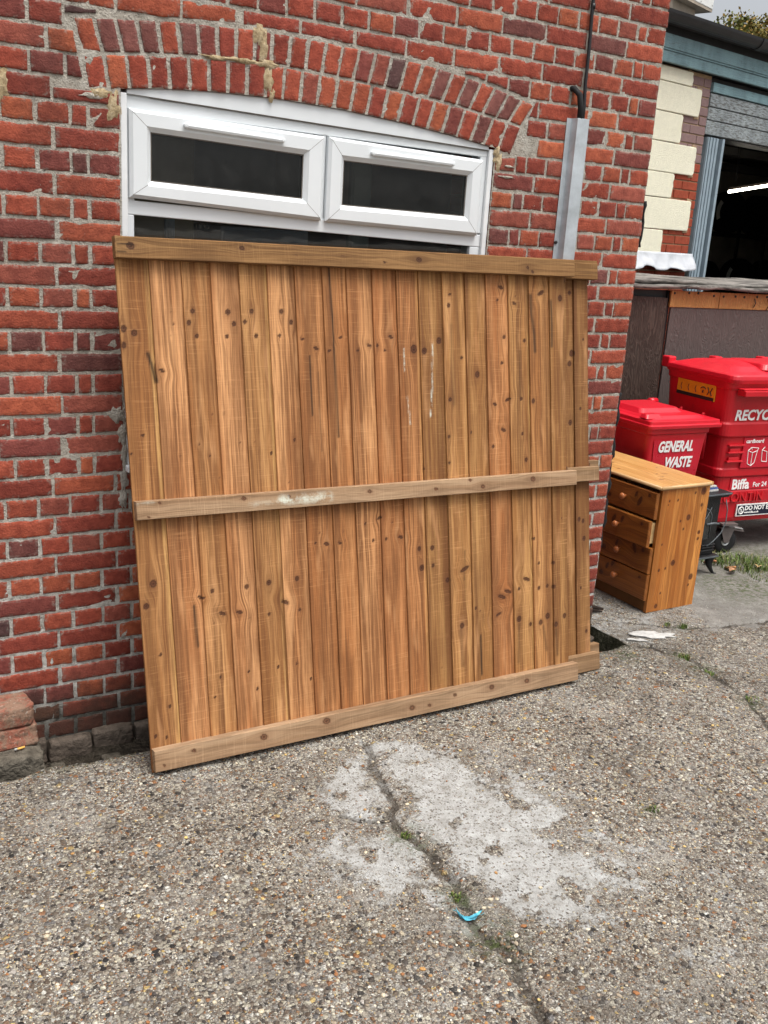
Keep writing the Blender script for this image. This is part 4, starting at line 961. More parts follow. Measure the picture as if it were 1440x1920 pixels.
for i, (z0, z1, out, kz) in enumerate(((.508, .645, .030, .58), (.362, .500, .056, .432), (.216, .354, .022, .289), (.070, .210, .020, .146))):
    fr = slab_geo(z0, z1, CY0+.004, CY1-.004, 0.0, .017, 16, 130, 200+i*5.7, [(z0+.07+.02*i, .12+.07*((i*2) % 4), 2.1, 2), (z0+.1, .15+.05*i, 1.5, 2), (z0+.05, .34, 1.6), (z0+.03, .55, 1), (z0+.115, .06, 1.0)], [], .5, True, .003)
    X_ = CX0-out
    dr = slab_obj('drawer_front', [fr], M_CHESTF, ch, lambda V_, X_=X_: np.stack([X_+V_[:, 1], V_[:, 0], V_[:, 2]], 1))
    fix_normals(dr)
    bx = Geo(); y0, y1 = CY0+.024, CY1-.024
    for ys in (y0, y1-.012):
        bx.box(X_+.0178, X_+.30, ys, ys+.012, z0+.012, z0+.058); bx.box(X_+.0178, X_+.30, ys, ys+.012, z0+.066, z1-.018)
        bx.box(X_+.0178, X_+.30, ys+.002, ys+.010, z0+.058, z0+.066)
    bx.box(X_+.0178, X_+.30, y0+.0125, y1-.0125, z0+.014, z0+.020); bx.box(X_+.285, X_+.2995, y0+.0125, y1-.0125, z0+.021, z1-.02)
    bx.obj('drawer_box', M_RAWPINE, dr)
    for ky in (.222, .60):
        kb = Geo(); kb.lathe([(.002, 0), (.009, -.001), (.008, -.008), (.0105, -.014), (.0165, -.021), (.018, -.027), (.015, -.033), (.007, -.0375), (.001, -.038)], (X_, ky, kz), 'x', 18)
        fix_normals(kb.obj('knob', M_KNOB if 'M_KNOB' in globals() else m_plain('turned_knob', (.34, .11, .035), .3, .45, .2, 40), dr, True))

# ------------------------------------------------------------------ cast iron stove
st = thing('wood_stove', 'small black cast iron stove on curved legs behind the pine chest', 'stove', (.80, .33, 0))
g_ = Geo(); g_.box(.03, .425, .01, .25, .125, .485); g_.box(.05, .30, -.006, .0095, .19, .455)
for z in (.150, .168, .203-.02): g_.box(.31, .42, -.004, .0095, z, z+.008)
g_.obj('body', M_IRON, st, bevel=.006)
g_ = Geo(); g_.box(.0, .462, -.03, .28, .4855, .505); g_.box(.01, .452, -.022, .27, .4755, .485); g_.obj('top_plate', M_IRON, st, bevel=.006)
g_ = Geo(); g_.box(.0, .462, -.034, -.0305, .4935, .503); g_.obj('plate_edge', M_IRONE, st, bevel=.002)
g_ = Geo(); g_.box(.01, .445, -.018, .262, .108, .1245); g_.obj('base_plate', M_IRON, st, bevel=.005)
g_ = Geo(); g_.box(.01, .445, -.0215, -.0185, .111, .121); g_.obj('base_edge', M_IRONE, st, bevel=.001)
arch_ = [(.085, .23)]+[(.23+.115*math.cos(a), .355+.075*math.sin(a)) for a in np.linspace(math.pi, 0, 14)]+[(.345, .23)]
arch_ = [(x, z) for x, z in arch_]
g_ = Geo(); g_.prism(arch_, -.008, -.0065); g_.obj('door_glass', m_plain('sooty_glass', (.03, .033, .032), .12, .6, .4, 8), st)
g_ = Geo(); g_.tube([(x, -.010, z) for x, z in arch_], .0035, 8); g_.tube([(.10, -.011, .27), (.2, -.013, .31), (.3, -.011, .36), (.335, -.01, .42)], .0025, 6); g_.tube([(.31, -.012, .32), (.36, -.02, .325), (.40, -.022, .318)], .007, 8)
g_.obj('door_trim', M_IRONE, st, True)
for (lx, ly, sx, sy) in ((.415, .015, 1, -1), (.045, .015, -1, -1), (.415, .235, 1, 1), (.045, .235, -1, 1)):
    lg = Geo(); pts_, rad = [], []
    for t_ in np.linspace(0, 1, 9):
        pts_.append((lx+sx*(.022*t_**2-.012*math.sin(t_*math.pi)), ly+sy*(.022*t_**2), .108-.102*t_)); rad.append(.021*(1-t_)**1.1+.0075)
    pts_.append((pts_[-1][0]+sx*.012, pts_[-1][1]+sy*.008, .005)); rad.append(.006)
    lg.tube(pts_, rad, 10); lg.obj('leg', M_IRON, st, True)
fx_ = Geo(); fx_.tube([(1.237, .315, .46), (1.243, .300, .40), (1.236, .292, .33), (1.205, .288, .27), (1.15, .288, .225), (1.10, .287, .20)], .0032, 8)
tag(fx_.obj('thin_cable', M_IRONE, None, True), 'thin grey cable hanging down the front of the black stove', 'cable')
pk = thing('folded_carton', 'small white and blue folded carton lying on top of the black stove', 'carton', (1.13, .36, .505))
g_ = Geo(); g_.box(-.05, .06, -.02, .05, .0005, .014); g_.box(-.045, .05, -.014, .045, .0245, .034); g_.obj('carton_board', M_PAPER, pk, bevel=.002)
g_ = Geo(); g_.box(-.048, .056, -.018, .048, .0145, .024); g_.obj('blue_layer', m_plain('blue_card', (.06, .10, .28), .6), pk)

# ------------------------------------------------------------------ red bins
def rrect(x0, x1, y0, y1, z, r=.04, n=5):
    out = []
    for cx, cy, a0 in ((x1-r, y1-r, 0), (x0+r, y1-r, 90), (x0+r, y0+r, 180), (x1-r, y0+r, 270)):
        for k in range(n+1): a = R(a0+90*k/n); out.append((cx+r*math.cos(a), cy+r*math.sin(a), z))
    return out
def wheel(parent, c, rad, wd, axis='x'):
    w = Geo(); w.lathe([(rad*.62, -wd/2), (rad*.9, -wd/2), (rad, -wd*.3), (rad, wd*.3), (rad*.9, wd/2), (rad*.62, wd/2)], c, axis, 26)
    o = fix_normals(w.obj('wheel', M_RUBBER, parent, True))
    h = Geo(); h.lathe([(rad*.62, -wd*.3), (rad*.60, -wd*.42), (rad*.3, -wd*.25), (rad*.16, -wd*.55), (rad*.16, wd*.55), (rad*.3, wd*.25), (rad*.60, wd*.42), (rad*.62, wd*.3)], c, axis, 20)
    fix_normals(h.obj('hub', M_STEEL, o, True)); return o

M_FORK = m_plain('grimy_steel_fork', (.12, .10, .095), .55, .4, .3, 20)
BW, BD = 1.24, .585
b6 = thing('recycling_bin', 'large red four wheeled recycling bin with domed lid, at the right of the yard', 'bin', (1.42, .56, 0), (0, 0, -R(6.6)))
g_ = Geo()
lev = [(.205, .062, .07), (.235, .055, .06), (.330, .050, .055), (.338, .043, .048), (.405, .040, .045), (.416, .050, .052), (.498, .046, .050), (.508, .030, .034), (.553, .028, .032), (.562, .034, .038), (.752, .026, .030), (.764, .008, .011), (.838, .005, .008), (.850, .012, .016), (1.045, .0, .004), (1.055, -.006, -.004), (1.094, -.008, -.006)]
g_.loft([rrect(i_, BW-i_, j_, BD-j_, z, .055) for z, i_, j_ in lev])
# pocket ribs beside the sticker
body6 = fix_normals(g_.obj('body', M_RED, b6, bevel=.004))
for p in body6.data.polygons: p.use_smooth = False
rb = Geo()
for z in (.70, .655, .60): rb.box(.075, .20, .012, .0335, z, z+.012)
for z in (.665, .61): rb.box(.09, .17, .020, .0335, z-.01, z+.022)
rb.box(BW-.20, BW-.075, .012, .0335, .64, .66)
for z0 in (.56, .60): rb.box(-.004, .024, .20, .47, z0, z0+.012)
rb.obj('rib', M_RED, b6, bevel=.004)
fr_ = Geo(); fr_.tube([(.012, .16, .80), (.012, .16, .60), (.012, .20, .585), (.012, .36, .585), (.012, .40, .60)], .008, 8); fr_.tube([(.006, .40, .79), (-.02, .40, .83), (-.03, .36, .88)], .010, 8); fr_.tube([(.006, .20, .79), (-.02, .20, .83), (-.03, .16, .88)], .010, 8)
fr_.obj('lifting_bracket', M_RED, b6, True)
lid = Geo()
prof = [(1.086, -.006, 0), (1.110, -.012, 0), (1.132, -.008, 0), (1.139, .004, 0), (1.149, .03, 1), (1.172, .10, 1), (1.186, .19, 1), (1.190, .25, 1)]
lid.loft([rrect(i_, BW-i_, max(-.05, i_-.02) if k == 0 else i_, BD-i_+(.02 if k == 0 else 0), z, max(.03, .06-abs(i_)*.1)) for z, i_, k in prof])
lo = fix_normals(lid.obj('lid', M_REDLID, b6, bevel=.004))
lg = Geo(); lg.loft([rrect(.26, .46, .03, .40, 1.156, .04), rrect(.28, .44, .05, .36, 1.192, .04), rrect(.30, .42, .08, .30, 1.196, .04)]); lg.box(.34, .62, .02, .10, 1.150, 1.176); lg.loft([rrect(.60, 1.05, .08, .40, 1.17, .04), rrect(.63, 1.02, .11, .36, 1.196, .04)])
fix_normals(lg.obj('lid_panel', M_REDLID, lo, bevel=.006))
hb = Geo()
for x in (.02, .40, .80, 1.18): hb.box(x-.03, x+.03, BD-.02, BD+.05, 1.10, 1.17)
hb.obj('hinge', M_REDLID, b6, bevel=.008)
hd = Geo(); hd.box(.05, BW-.05, -.075, -.005, 1.018, 1.052); hd.box(.05, BW-.05, -.060, -.005, 1.0525, 1.062)
hd.obj('front_handle', M_RED, b6, bevel=.006)
def onface(x, z, y): return Matrix.Translation((x, y, z)) @ Matrix.Rotation(R(90), 4, 'X')
text_mesh('lettering', 'RECYCLING', .086, M_WHITEINK, b6, onface(.075, .865, .0098), .0028, .14, 1.0)
for n_, tx_, sz, x, z, y, bd_, shx in (('lettering', 'cardboard', .034, .212, .718, .0237, .001, 1.0), ('lettering', 'Biffa', .088, .172, .423, .0445, .0040, .93), ('lettering', 'For 24', .042, .342, .432, .0445, .0012, 1.0)):
    text_mesh(n_, tx_, sz, M_WHITEINK, b6, onface(x, z, y), bd_*.6, 0, shx)
stk = Geo(); stk.box(.195, .60, .0245, .030, .562, .752); stk.box(.16, .75, .0455, .050, .421, .4965); stk.obj('red_sticker', M_REDSTICK, b6)
cb = Geo()                              # outlined carton pictogram
for a, b in (((.238,.67),(.246,.588)),((.246,.588),(.276,.574)),((.276,.574),(.300,.592)),((.300,.592),(.312,.668)),((.238,.67),(.275,.656)),((.275,.656),(.276,.574)),((.275,.656),(.312,.668)),((.238,.67),(.262,.690)),((.262,.690),(.318,.684)),((.318,.684),(.312,.668)),((.262,.690),(.268,.674)),((.35,.67),(.358,.60)),((.358,.60),(.40,.595)),((.35,.67),(.39,.66)),((.39,.66),(.40,.595)),((.35,.67),(.37,.69))):
    cb.tube([(a[0], .0235, a[1]), (b[0], .0235, b[1])], .0024, 6)
cb.obj('carton_symbol', M_WHITEINK, b6)
text_mesh('embossed_lettering', 'CONTIN', .085, M_REDTRIM, b6, onface(.115, .341, .043), .0, 0, .98, .005)
dn = Geo(); dn.box(.245, .72, .046, .0535, .243, .320); dn.obj('notice_border', M_WHITEINK, b6)
dn = Geo(); dn.box(.252, .713, .0445, .0455, .250, .313); dn.obj('notice_panel', M_NAVY, b6)
sy = Geo(); sy.tube([(.280+.020*math.cos(a), .0435, .281+.022*math.sin(a)) for a in np.linspace(0, 2*math.pi, 25)], .0042, 6); sy.tube([(.267, .0435, .296), (.293, .0435, .266)], .0035, 6); sy.box(.277, .285, .0428, .0442, .268, .29)
sy.obj('prohibition_symbol', M_WHITEINK, b6)
text_mesh('lettering', 'DO NOT ENTER', .040, M_WHITEINK, b6, onface(.310, .281, .0442), .0014, 0, 1.0)
text_mesh('lettering', 'www.biffa.co.uk', .018, M_WHITEINK, b6, onface(.310, .261, .0442), .0006, 0, 1.0)
sside = Matrix.Translation((0, 0, 0))
ys = Geo(); ys.box(-.0075, .003, .12, .455, .957, 1.052); ys.obj('yellow_sticker', M_YELLOW, b6)
yb = Geo(); yb.box(-.0088, -.0076, .12, .455, .957, .978)
for k in range(5):                         # row of dark pictograms
    yy = .155+k*.065
    if k in (0,): yb.tube([(-.0085, yy-.014, 1.035), (-.0085, yy, 1.01), (-.0085, yy-.014, .988)], .0035, 5); yb.tube([(-.0085, yy+.026, 1.035), (-.0085, yy+.012, 1.01), (-.0085, yy+.026, .988)], .0035, 5)
    elif k == 1: yb.tube([(-.0085, yy+.022*math.cos(a), 1.015+.016*math.sin(a)) for a in np.linspace(.3, 2.84, 8)], .003, 5); yb.tube([(-.0085, yy, 1.012), (-.0085, yy, .996)], .005, 6)
    else: yb.tube([(-.0085, yy, 1.03), (-.0085, yy+.006, 1.01), (-.0085, yy-.004, .99)], .0022, 5)
yb.obj('sticker_symbols', M_DARKINK, b6)
def caster(x, y, rot):
    c = thing_part('caster', b6, (x, y, 0), rot)
    return c
def thing_part(name, parent, loc, rot):
    g_ = Geo(); g_.box(-.055, .055, -.055, .055, .192, .204); g_.lathe([(.03, .176), (.03, .1915)], (0, 0, 0), 'z', 16)
    g_.prism([(-.05, .176), (.05, .176), (.02, .075), (-.012, .075)], -.036, -.031); g_.prism([(-.05, .176), (.05, .176), (.02, .075), (-.012, .075)], .031, .036); g_.box(-.05, .05, -.031, .031, .170, .176)
    g_.add([(-.03, -.03, .178), (.125, -.03, .150), (.125, .03, .150), (-.03, .03, .178), (-.03, -.03, .170), (.125, -.03, .142), (.125, .03, .142), (-.03, .03, .170)], [(0,1,2,3),(7,6,5,4),(0,4,5,1),(1,5,6,2),(2,6,7,3),(3,7,4,0)])
    o = fix_normals(g_.obj(name, M_FORK, parent, loc=loc, rot=(0, 0, rot)))
    br = Geo(); br.box(.02, .128, -.031, .031, -.002, .004, M=Matrix.Translation((-.01, 0, .182)) @ Matrix.Rotation(R(10), 4, 'Y')); br.obj('brake_pedal', M_STEEL, o, bevel=.002)
    w = Geo(); w.lathe([(.045, -.024), (.070, -.024), (.080, -.014), (.080, .014), (.070, .024), (.045, .024)], (.005, 0, .080), 'y', 26); fix_normals(w.obj('wheel', M_RUBBER, o, True))
    h = Geo(); h.lathe([(.046, -.020), (.036, -.022), (.016, -.027), (.016, .027), (.036, .022), (.046, .020)], (.005, 0, .080), 'y', 18); fix_normals(h.obj('hub', M_STEEL, o, True))
    return o
caster(.20, .075, R(-8)); caster(BW-.14, .11, R(20)); caster(.165, BD-.12, R(70)); caster(BW-.14, BD-.12, R(40))

wb = thing('wheelie_bin', 'red general waste wheelie bin with raised lid panel, between the chest and the big bin', 'bin', (.815, .575, 0), (0, 0, -R(4)))
g_ = Geo()
g_.loft([rrect(.075, .40, .075, .42, .03, .04), rrect(.045, .43, .04, .45, .30, .035), rrect(.012, .462, .008, .482, .80, .03), rrect(.002, .47, -.002, .49, .805, .03), rrect(.0, .472, -.004, .492, .845, .03)])
wbody = fix_normals(g_.obj('body', M_RED, wb, bevel=.004))
g_ = Geo(); g_.loft([rrect(-.012, .535, -.022, .50, .838, .02), rrect(-.014, .54, -.025, .502, .858, .02), rrect(-.004, .530, -.014, .49, .860, .02), rrect(-.002, .528, -.012, .488, .882, .02), rrect(.03, .46, .02, .46, .886, .03), rrect(.06, .43, .05, .45, .902, .03)])
wl = fix_normals(g_.obj('lid', M_REDLID, wb, bevel=.003))
g_ = Geo(); g_.loft([rrect(.04, .40, .12, .46, .884, .03), rrect(.075, .36, .17, .44, .924, .03), rrect(.08, .34, .19, .43, .926, .03)]); fix_normals(g_.obj('lid_panel', M_REDLID, wl, bevel=.006))
g_ = Geo(); g_.loft([rrect(-.002, .13, .028, .10, .888, .015), rrect(.015, .115, .05, .10, .914, .015)]); fix_normals(g_.obj('lid_grip', M_REDLID, wl, bevel=.005))
g_ = Geo()
for x in (.02, .44): g_.tube([(x-.03, .49, .905), (x+.03, .49, .905)], .020, 12); g_.box(x-.03, x+.03, .455, .50, .875, .90)
g_.tube([(.0, .53, .89), (.46, .53, .89)], .014, 10); g_.obj('hinge_handle', M_REDLID, wb, True)
for x in (.02, .45): wheel(wb, (x, .43, .10), .10, .045)
tilt = math.atan(.03/.5)
def wface(x, z): return Matrix.Translation((x, -.0005+(.805-z)*.062, z)) @ Matrix.Rotation(R(90)+tilt*.95, 4, 'X')
stk = Geo(); stk.add([(.055, .0175-.0095, .735+.035), (.425, .0085, .77), (.418, .0085+.060*.19, .58), (.075, .0085+.060*.19, .58)], [(3, 2, 1, 0)])
stk.add([(.08, .0205, .5785), (.417, .0205, .5785), (.405, .0205+.017, .30), (.10, .0205+.017, .30)], [(3, 2, 1, 0)]); 
for i_, v_ in enumerate(stk.v): stk.v[i_] = (v_[0], .0030+(.805-v_[2])*.062, v_[2])
stk.obj('red_sticker', M_REDSTICK, wb)
text_mesh('lettering', 'GENERAL', .088, M_WHITEINK, wb, wface(.090, .700), .0030, .16, .70)
text_mesh('lettering', 'WASTE', .088, M_WHITEINK, wb, wface(.158, .603), .0030, .16, .70)
cg_ = Geo(); cg_.lathe([(.03, 0), (.03, .0015)], (0, 0, 0), 'y', 18, 0); o = cg_.obj('sticker_symbol', M_WHITEINK, wb, loc=(.26, .0155, .545))

# ------------------------------------------------------------------ lean-to bin store behind the bins
A6 = -R(6.6)
sh = thing('lean_to_store', 'low plywood fronted lean-to with weathered board roof behind the red bins', 'lean-to', (1.5, 1.47, 0), (0, 0, A6))
g_ = Geo()
g_.box(.262, 2.9, 0, .018, .02, 1.452); g_.obj('plywood_panel', M_PLYB, sh, bevel=.002)
g_ = Geo()
for a, b in ((.245, .66), (.664, 1.4), (1.404, 2.9)): g_.box(a, b, -.006, .012, 1.454, 1.562)
g_.obj('raw_strip', M_STRIP, sh, bevel=.002)
g_ = Geo()
for x in np.arange(.29, 2.8, .10): g_.lathe([(.009, -.0065), (.007, -.010), (.002, -.011)], (x+random.uniform(-.02, .02), 0, 1.548+random.uniform(-.012, .004)), 'y', 8)
g_.tube([(.97, -.010, 1.53), (.972, -.022, 1.50), (.968, -.012, 1.47)], .003, 6); g_.tube([(1.09, -.010, 1.53), (1.094, -.024, 1.49), (1.088, -.012, 1.455)], .003, 6)
g_.obj('nail', M_BLACK, sh)
g_ = Geo(); g_.add([(-.20, -.03, .02), (.235, -.05, .02), (.226, .0, 1.512), (-.20, .01, 1.522), (-.20, -.012, .02), (.235, -.032, .02), (.226, .018, 1.512), (-.20, .028, 1.522)], [(0,1,2,3),(7,6,5,4),(0,4,5,1),(1,5,6,2),(2,6,7,3),(3,7,4,0)])
g_.obj('loose_plywood_sheet', M_PLYA, sh, bevel=.002)
g_ = Geo(); g_.box(-.9, .244, .035, .05, .02, 1.56); g_.box(.236, .260, .019, .06, .02, 1.56); g_.box(2.88, 2.9, .02, 1.0, .02, 1.55); g_.obj('dark_backing', M_BLACK, sh)
# roof: layered weathered boards, irregular front
def roof_sheet(x0, x1, y0, y1, z0, z1, th, seed, nx=40, ny=8):
    Vr, Fr = [], []
    for i in range(nx+1):
        x = x0+(x1-x0)*i/nx
        for j in range(ny+1):
            y = y0+(y1-y0)*j/ny
            if j == 0: y += (float(vnoise(np.array(x*7.), np.array(seed), 1.))-.5)*.03
            Vr.append((x, y, z0+(z1-z0)*j/ny+(float(vnoise(np.array(x*4.), np.array(y*3.+seed), 2.))-.5)*.018))
    n_ = len(Vr)
    for v in list(Vr): Vr.append((v[0], v[1]+.004, v[2]-th*(1+.5*(float(vnoise(np.array(v[0]*13.), np.array(seed*2.), 4.))-.5))))
    Id = lambda i, j, k=0: i*(ny+1)+j+k*n_
    for i in range(nx):
        for j in range(ny): Fr.append((Id(i, j), Id(i+1, j), Id(i+1, j+1), Id(i, j+1))); Fr.append((Id(i, j+1, 1), Id(i+1, j+1, 1), Id(i+1, j, 1), Id(i, j, 1)))
        Fr.append((Id(i, 0, 1), Id(i+1, 0, 1), Id(i+1, 0), Id(i, 0))); Fr.append((Id(i, ny), Id(i+1, ny), Id(i+1, ny, 1), Id(i, ny, 1)))
    for j in range(ny): Fr.append((Id(0, j), Id(0, j+1), Id(0, j+1, 1), Id(0, j, 1))); Fr.append((Id(nx, j, 1), Id(nx, j+1, 1), Id(nx, j+1), Id(nx, j)))
    return Vr, Fr
r_ = Geo(); r_.add(*roof_sheet(-1.2, 3.0, -.06, 1.02, 1.600, 1.600, .026, 3.)); r_.add(*roof_sheet(-1.2, .42, -.03, 1.0, 1.626, 1.644, .02, 9., 24)); r_.add(*roof_sheet(.30, 3.0, .03, 1.02, 1.620, 1.634, .016, 14.))
fix_normals(r_.obj('roof', M_ROOFB, sh, True))

# ------------------------------------------------------------------ garage building at the back
ga = thing('garage_building', 'tyre garage with teal timber fascia, cream quoins and dark open doorway, at the right', 'garage', (3.17893, 2.6916, 0), (0, 0, R(9.5)))
g_ = Geo(); g_.box(-2.6, -.004, .004, .22, 0, 3.17); g_.obj('sand_pointing', M_SANDM, ga)
GCH = .0712
bk1, bk2 = Geo(), Geo()
for k in range(0, 46):
    z0 = .02+k*GCH; z1 = z0+GCH-.009
    if z1 > 3.17: break
    e = [-.004]
    if k % 2 == 0:
        while e[-1] > -2.4: e.append(e[-1]-.213)
    else:
        e += [-.108]
        while e[-1] > -2.4: e.append(e[-1]-.213)
    for b, a in zip(e, e[1:]):
        tgt = bk2 if z0 > 2.50 and b > -.6 else bk1
        d = random.uniform(-.003, .003)
        tgt.box(a+.005, b-.004 if b < -.01 else b, -.004+d, .05, z0, z1)
bk1.obj('red_brickwork', M_GBRICK, ga, bevel=.004); bk2.obj('mauve_brickwork', M_MAUVE, ga, bevel=.004)
# painted stone quoins
qz = [(3.158, 3.054, -.285), (3.051, 2.845, -.140), (2.842, 2.629, -.345), (2.626, 2.407, -.108), (2.404, 2.218, -.365), (2.215, 1.976, -.078), (1.973, 1.760, -.413)]
q_ = Geo()
for i, (zt, zb, xr_) in enumerate(qz):
    pl = [(-1.2, zb), (-.8, zb)]
    n = 7
    pl = [(-1.2, zb)]+[(xr_-.012+random.uniform(-.006, .003), zb+random.uniform(0, .004))]+[(xr_+random.uniform(-.008, .006), zb+(zt-zb)*t) for t in np.linspace(.08, .92, n)]+[(xr_-.012+random.uniform(-.006, .003), zt-random.uniform(0, .004)), (-1.2, zt)]
    q_.prism(pl, -.020-random.uniform(0, .003), .01)
fix_normals(q_.obj('cream_quoins', M_CREAM, ga, bevel=.005))
jo = Geo()
for i, (zt, zb, xr_) in enumerate(qz):
    jo.prism([(xr_-.05, zb-.016), (xr_+.014, zb-.010), (xr_+.020, zb+(zt-zb)*.5), (xr_+.014, zt+.010), (xr_-.05, zt+.018)], -.0085-i*.0003, .008)
fix_normals(jo.obj('quoin_pointing', M_SANDM, ga, bevel=.003))
fsc = Geo(); fsc.prism([(-2.6, 3.358), (13, 3.356), (13, 3.262), (-2.6, 3.262)], -.085, -.06); fsc.box(-2.6, 13, -.078, -.052, 3.248, 3.2605); fsc.box(-2.6, 13, -.070, -.040, 3.172, 3.246); fix_normals(fsc.obj('fascia_board', M_TEAL, ga, bevel=.003))
fsc = Geo(); fsc.box(-2.6, 13, -.050, .20, 3.1755, 3.43); fsc.obj('soffit', M_BLACK, ga)
fsc = Geo(); fsc.box(.0, 13, -.024, .02, 3.056, 3.126); fsc.obj('lintel_board', M_TEAL, ga, bevel=.003)
fsc = Geo()
for i, (a, b) in enumerate(((2.952, 3.048), (2.853, 2.945), (2.742, 2.847))): fsc.box(.0, 13, -.012+i*.004, .03, a, b)
fsc.obj('weathered_lintel_boards', M_GREYBOARD, ga, bevel=.004)
fsc = Geo(); fsc.box(.0, 13, .0305, .22, 2.735, 3.17); fsc.obj('lintel_core', M_BLACK, ga)
gt = Geo()
def gut(x0, x1, r):
    n = 12; loops = []
    for x in (x0, x1): loops.append([(x, -.155+r*math.cos(a), 3.475+r*math.sin(a)*1.05) for a in np.linspace(math.pi, 2*math.pi, n)]+[(x, -.155+(r-.006)*math.cos(a), 3.475+(r-.006)*math.sin(a)*1.05) for a in np.linspace(2*math.pi, math.pi, n)])
    gt.loft(loops)
gut(-2.6, .30, .066); gut(.37, 13, .066); gut(.295, .375, .073)
fix_normals(gt.obj('gutter', M_BLACK, ga))
rf = Geo(); rf.add([(-2.6, -.12, 3.46), (13, -.12, 3.46), (13, 5.5, 3.75), (-2.6, 5.5, 3.75), (-2.6, -.12, 3.42), (13, -.12, 3.42), (13, 5.5, 3.71), (-2.6, 5.5, 3.71)], [(0,1,2,3),(7,6,5,4),(0,4,5,1),(1,5,6,2),(2,6,7,3),(3,7,4,0)]); rf.obj('roof', m_plain('roof_felt', (.05, .055, .058), .9), ga)
sg = Geo()
for i in range(7): sg.box(.048+i*.022, .066+i*.022, -.018 if i % 2 else -.012, .06, 0, 2.722)
sg.box(.045, .206, -.004, .06, 0, 2.7225); sg.box(.228, .262, -.030, .06, 0, 2.722)
sg.obj('shutter_guide', M_SHUTTER, ga, bevel=.002)
ir = Geo(); ir.box(-2.4, 13, 5.3, 5.4, 0, 3.4); ir.box(13, 13.2, .22, 5.4, 0, 3.4); ir.box(-2.6, -2.4, .22, 5.4, 0, 3.4); ir.box(4.0, 13, .06, .22, 0, 3.17)
ir.obj('inner_walls', M_ROOM, ga)
ir = Geo(); ir.box(-2.4, 13.0, .25, 5.3, 3.36, 3.4)
for y in (1.2, 2.6, 4.0): ir.box(-2.4, 13.0, y, y+.12, 3.05, 3.14)
for x in (.6, 2.6, 4.6, 6.6, 8.6, 10.6): ir.box(x, x+.06, .25, 5.3, 3.2, 3.28)
ir.obj('roof_beams', M_DIM, ga)
def gpt(x, y, z): return ga_M @ Vector((x, y, z))
ga_M = Matrix.Translation((3.17893, 2.6916, 0)) @ Matrix.Rotation(R(9.5), 4, 'Z')
# tyre racks with tyres (two tiers in the doorway)
rk = thing('tyre_rack', 'dark steel tyre rack just inside the garage doorway', 'rack', tuple(gpt(0, 0, 0)), (0, 0, R(9.5)))
g_ = Geo()
for x in (6.6, 8.65, 10.7):
    for y in (4.3, 4.8): g_.box(x-.02, x+.02, y-.02, y+.02, 0, 2.55)
g_.obj('upright', M_IRON, rk)
g_ = Geo()
for z in (1.05, 2.10): g_.box(6.6, 10.7, 4.24, 4.279, z, z+.05); g_.box(6.6, 10.7, 4.821, 4.86, z, z+.05)
g_.obj('shelf_beam', M_IRON, rk)
def tyre(x, z, y=4.55, r=.31, rot=0, k=0, label='', lab=True):
    c = gpt(x, y, z+r)
    t = thing('tyre', label, 'tyre', tuple(c), (0, 0, R(9.5)+rot), 'tyres on the garage rack')
    w = Geo(); w.lathe([(r*.62, -.085), (r*.80, -.10), (r*.95, -.095), (r, -.07), (r, .07), (r*.95, .095), (r*.80, .10), (r*.62, .085), (r*.58, .06), (r*.58, -.06)], (0, 0, 0), 'y', 32)
    fix_normals(w.obj('tread', M_TYRE, t, True))
    if lab:
        s_ = Geo(); s_.prism([(r*.70*math.cos(a), r*.70*math.sin(a)) for a in np.linspace(2.5, 3.6, 6)]+[(r*.92*math.cos(a), r*.92*math.sin(a)) for a in np.linspace(3.6, 2.5, 6)], -.104, -.101); s_.obj('paper_label', M_TYREL, t)
    return t
TY = ((7.80, 2.151, .33, 'tyre on the upper rack shelf nearest the shutter guide, pale label on its side'), (8.72, 2.151, .33, 'second tyre on the upper rack shelf from the shutter guide'), (9.5, 2.151, .32, 'third tyre on the upper rack shelf from the shutter guide'),
      (7.34, 1.101, .30, 'tyre on the lower rack shelf nearest the shutter guide, small pale label'), (8.38, 1.101, .33, 'tyre on the lower rack shelf with curved pale label, second from the shutter guide'), (9.25, 1.101, .33, 'third tyre on the lower rack shelf from the shutter guide'))
for i, (x, zz, r_, lb) in enumerate(TY): tyre(x, zz, r=r_, rot=-.35, label=lb, lab=i in (0, 3, 4))
tb = thing('strip_light', 'lit fluorescent strip light hanging inside the garage', 'strip light', tuple(gpt(2.88, 1.5, 2.485)), (0, -R(9), R(9.5)))
mt_ = Mat('lit_tube'); mt_.b.inputs['Emission Color'].default_value = (1, .93, .78, 1); mt_.b.inputs['Emission Strength'].default_value = 16.0; mt_.base((.9, .9, .85))
g_ = Geo(); g_.tube([(0, 0, 0), (1.5, 0, 0)], .015, 12); g_.obj('tube', mt_.m, tb, True)
g_ = Geo(); g_.box(-.0, 1.5, -.02, .02, .020, .045); g_.obj('housing', M_BEIGEMET, tb, bevel=.004)
g_ = Geo()
for x in (.12, 1.4): g_.tube([(x, 0, .07), (x+.02, 0, .92)], .004, 6); g_.tube([(x, 0, .07), (x+.30, .1, .92)], .004, 6)
g_.obj('hanging_wire', M_IRON, tb)
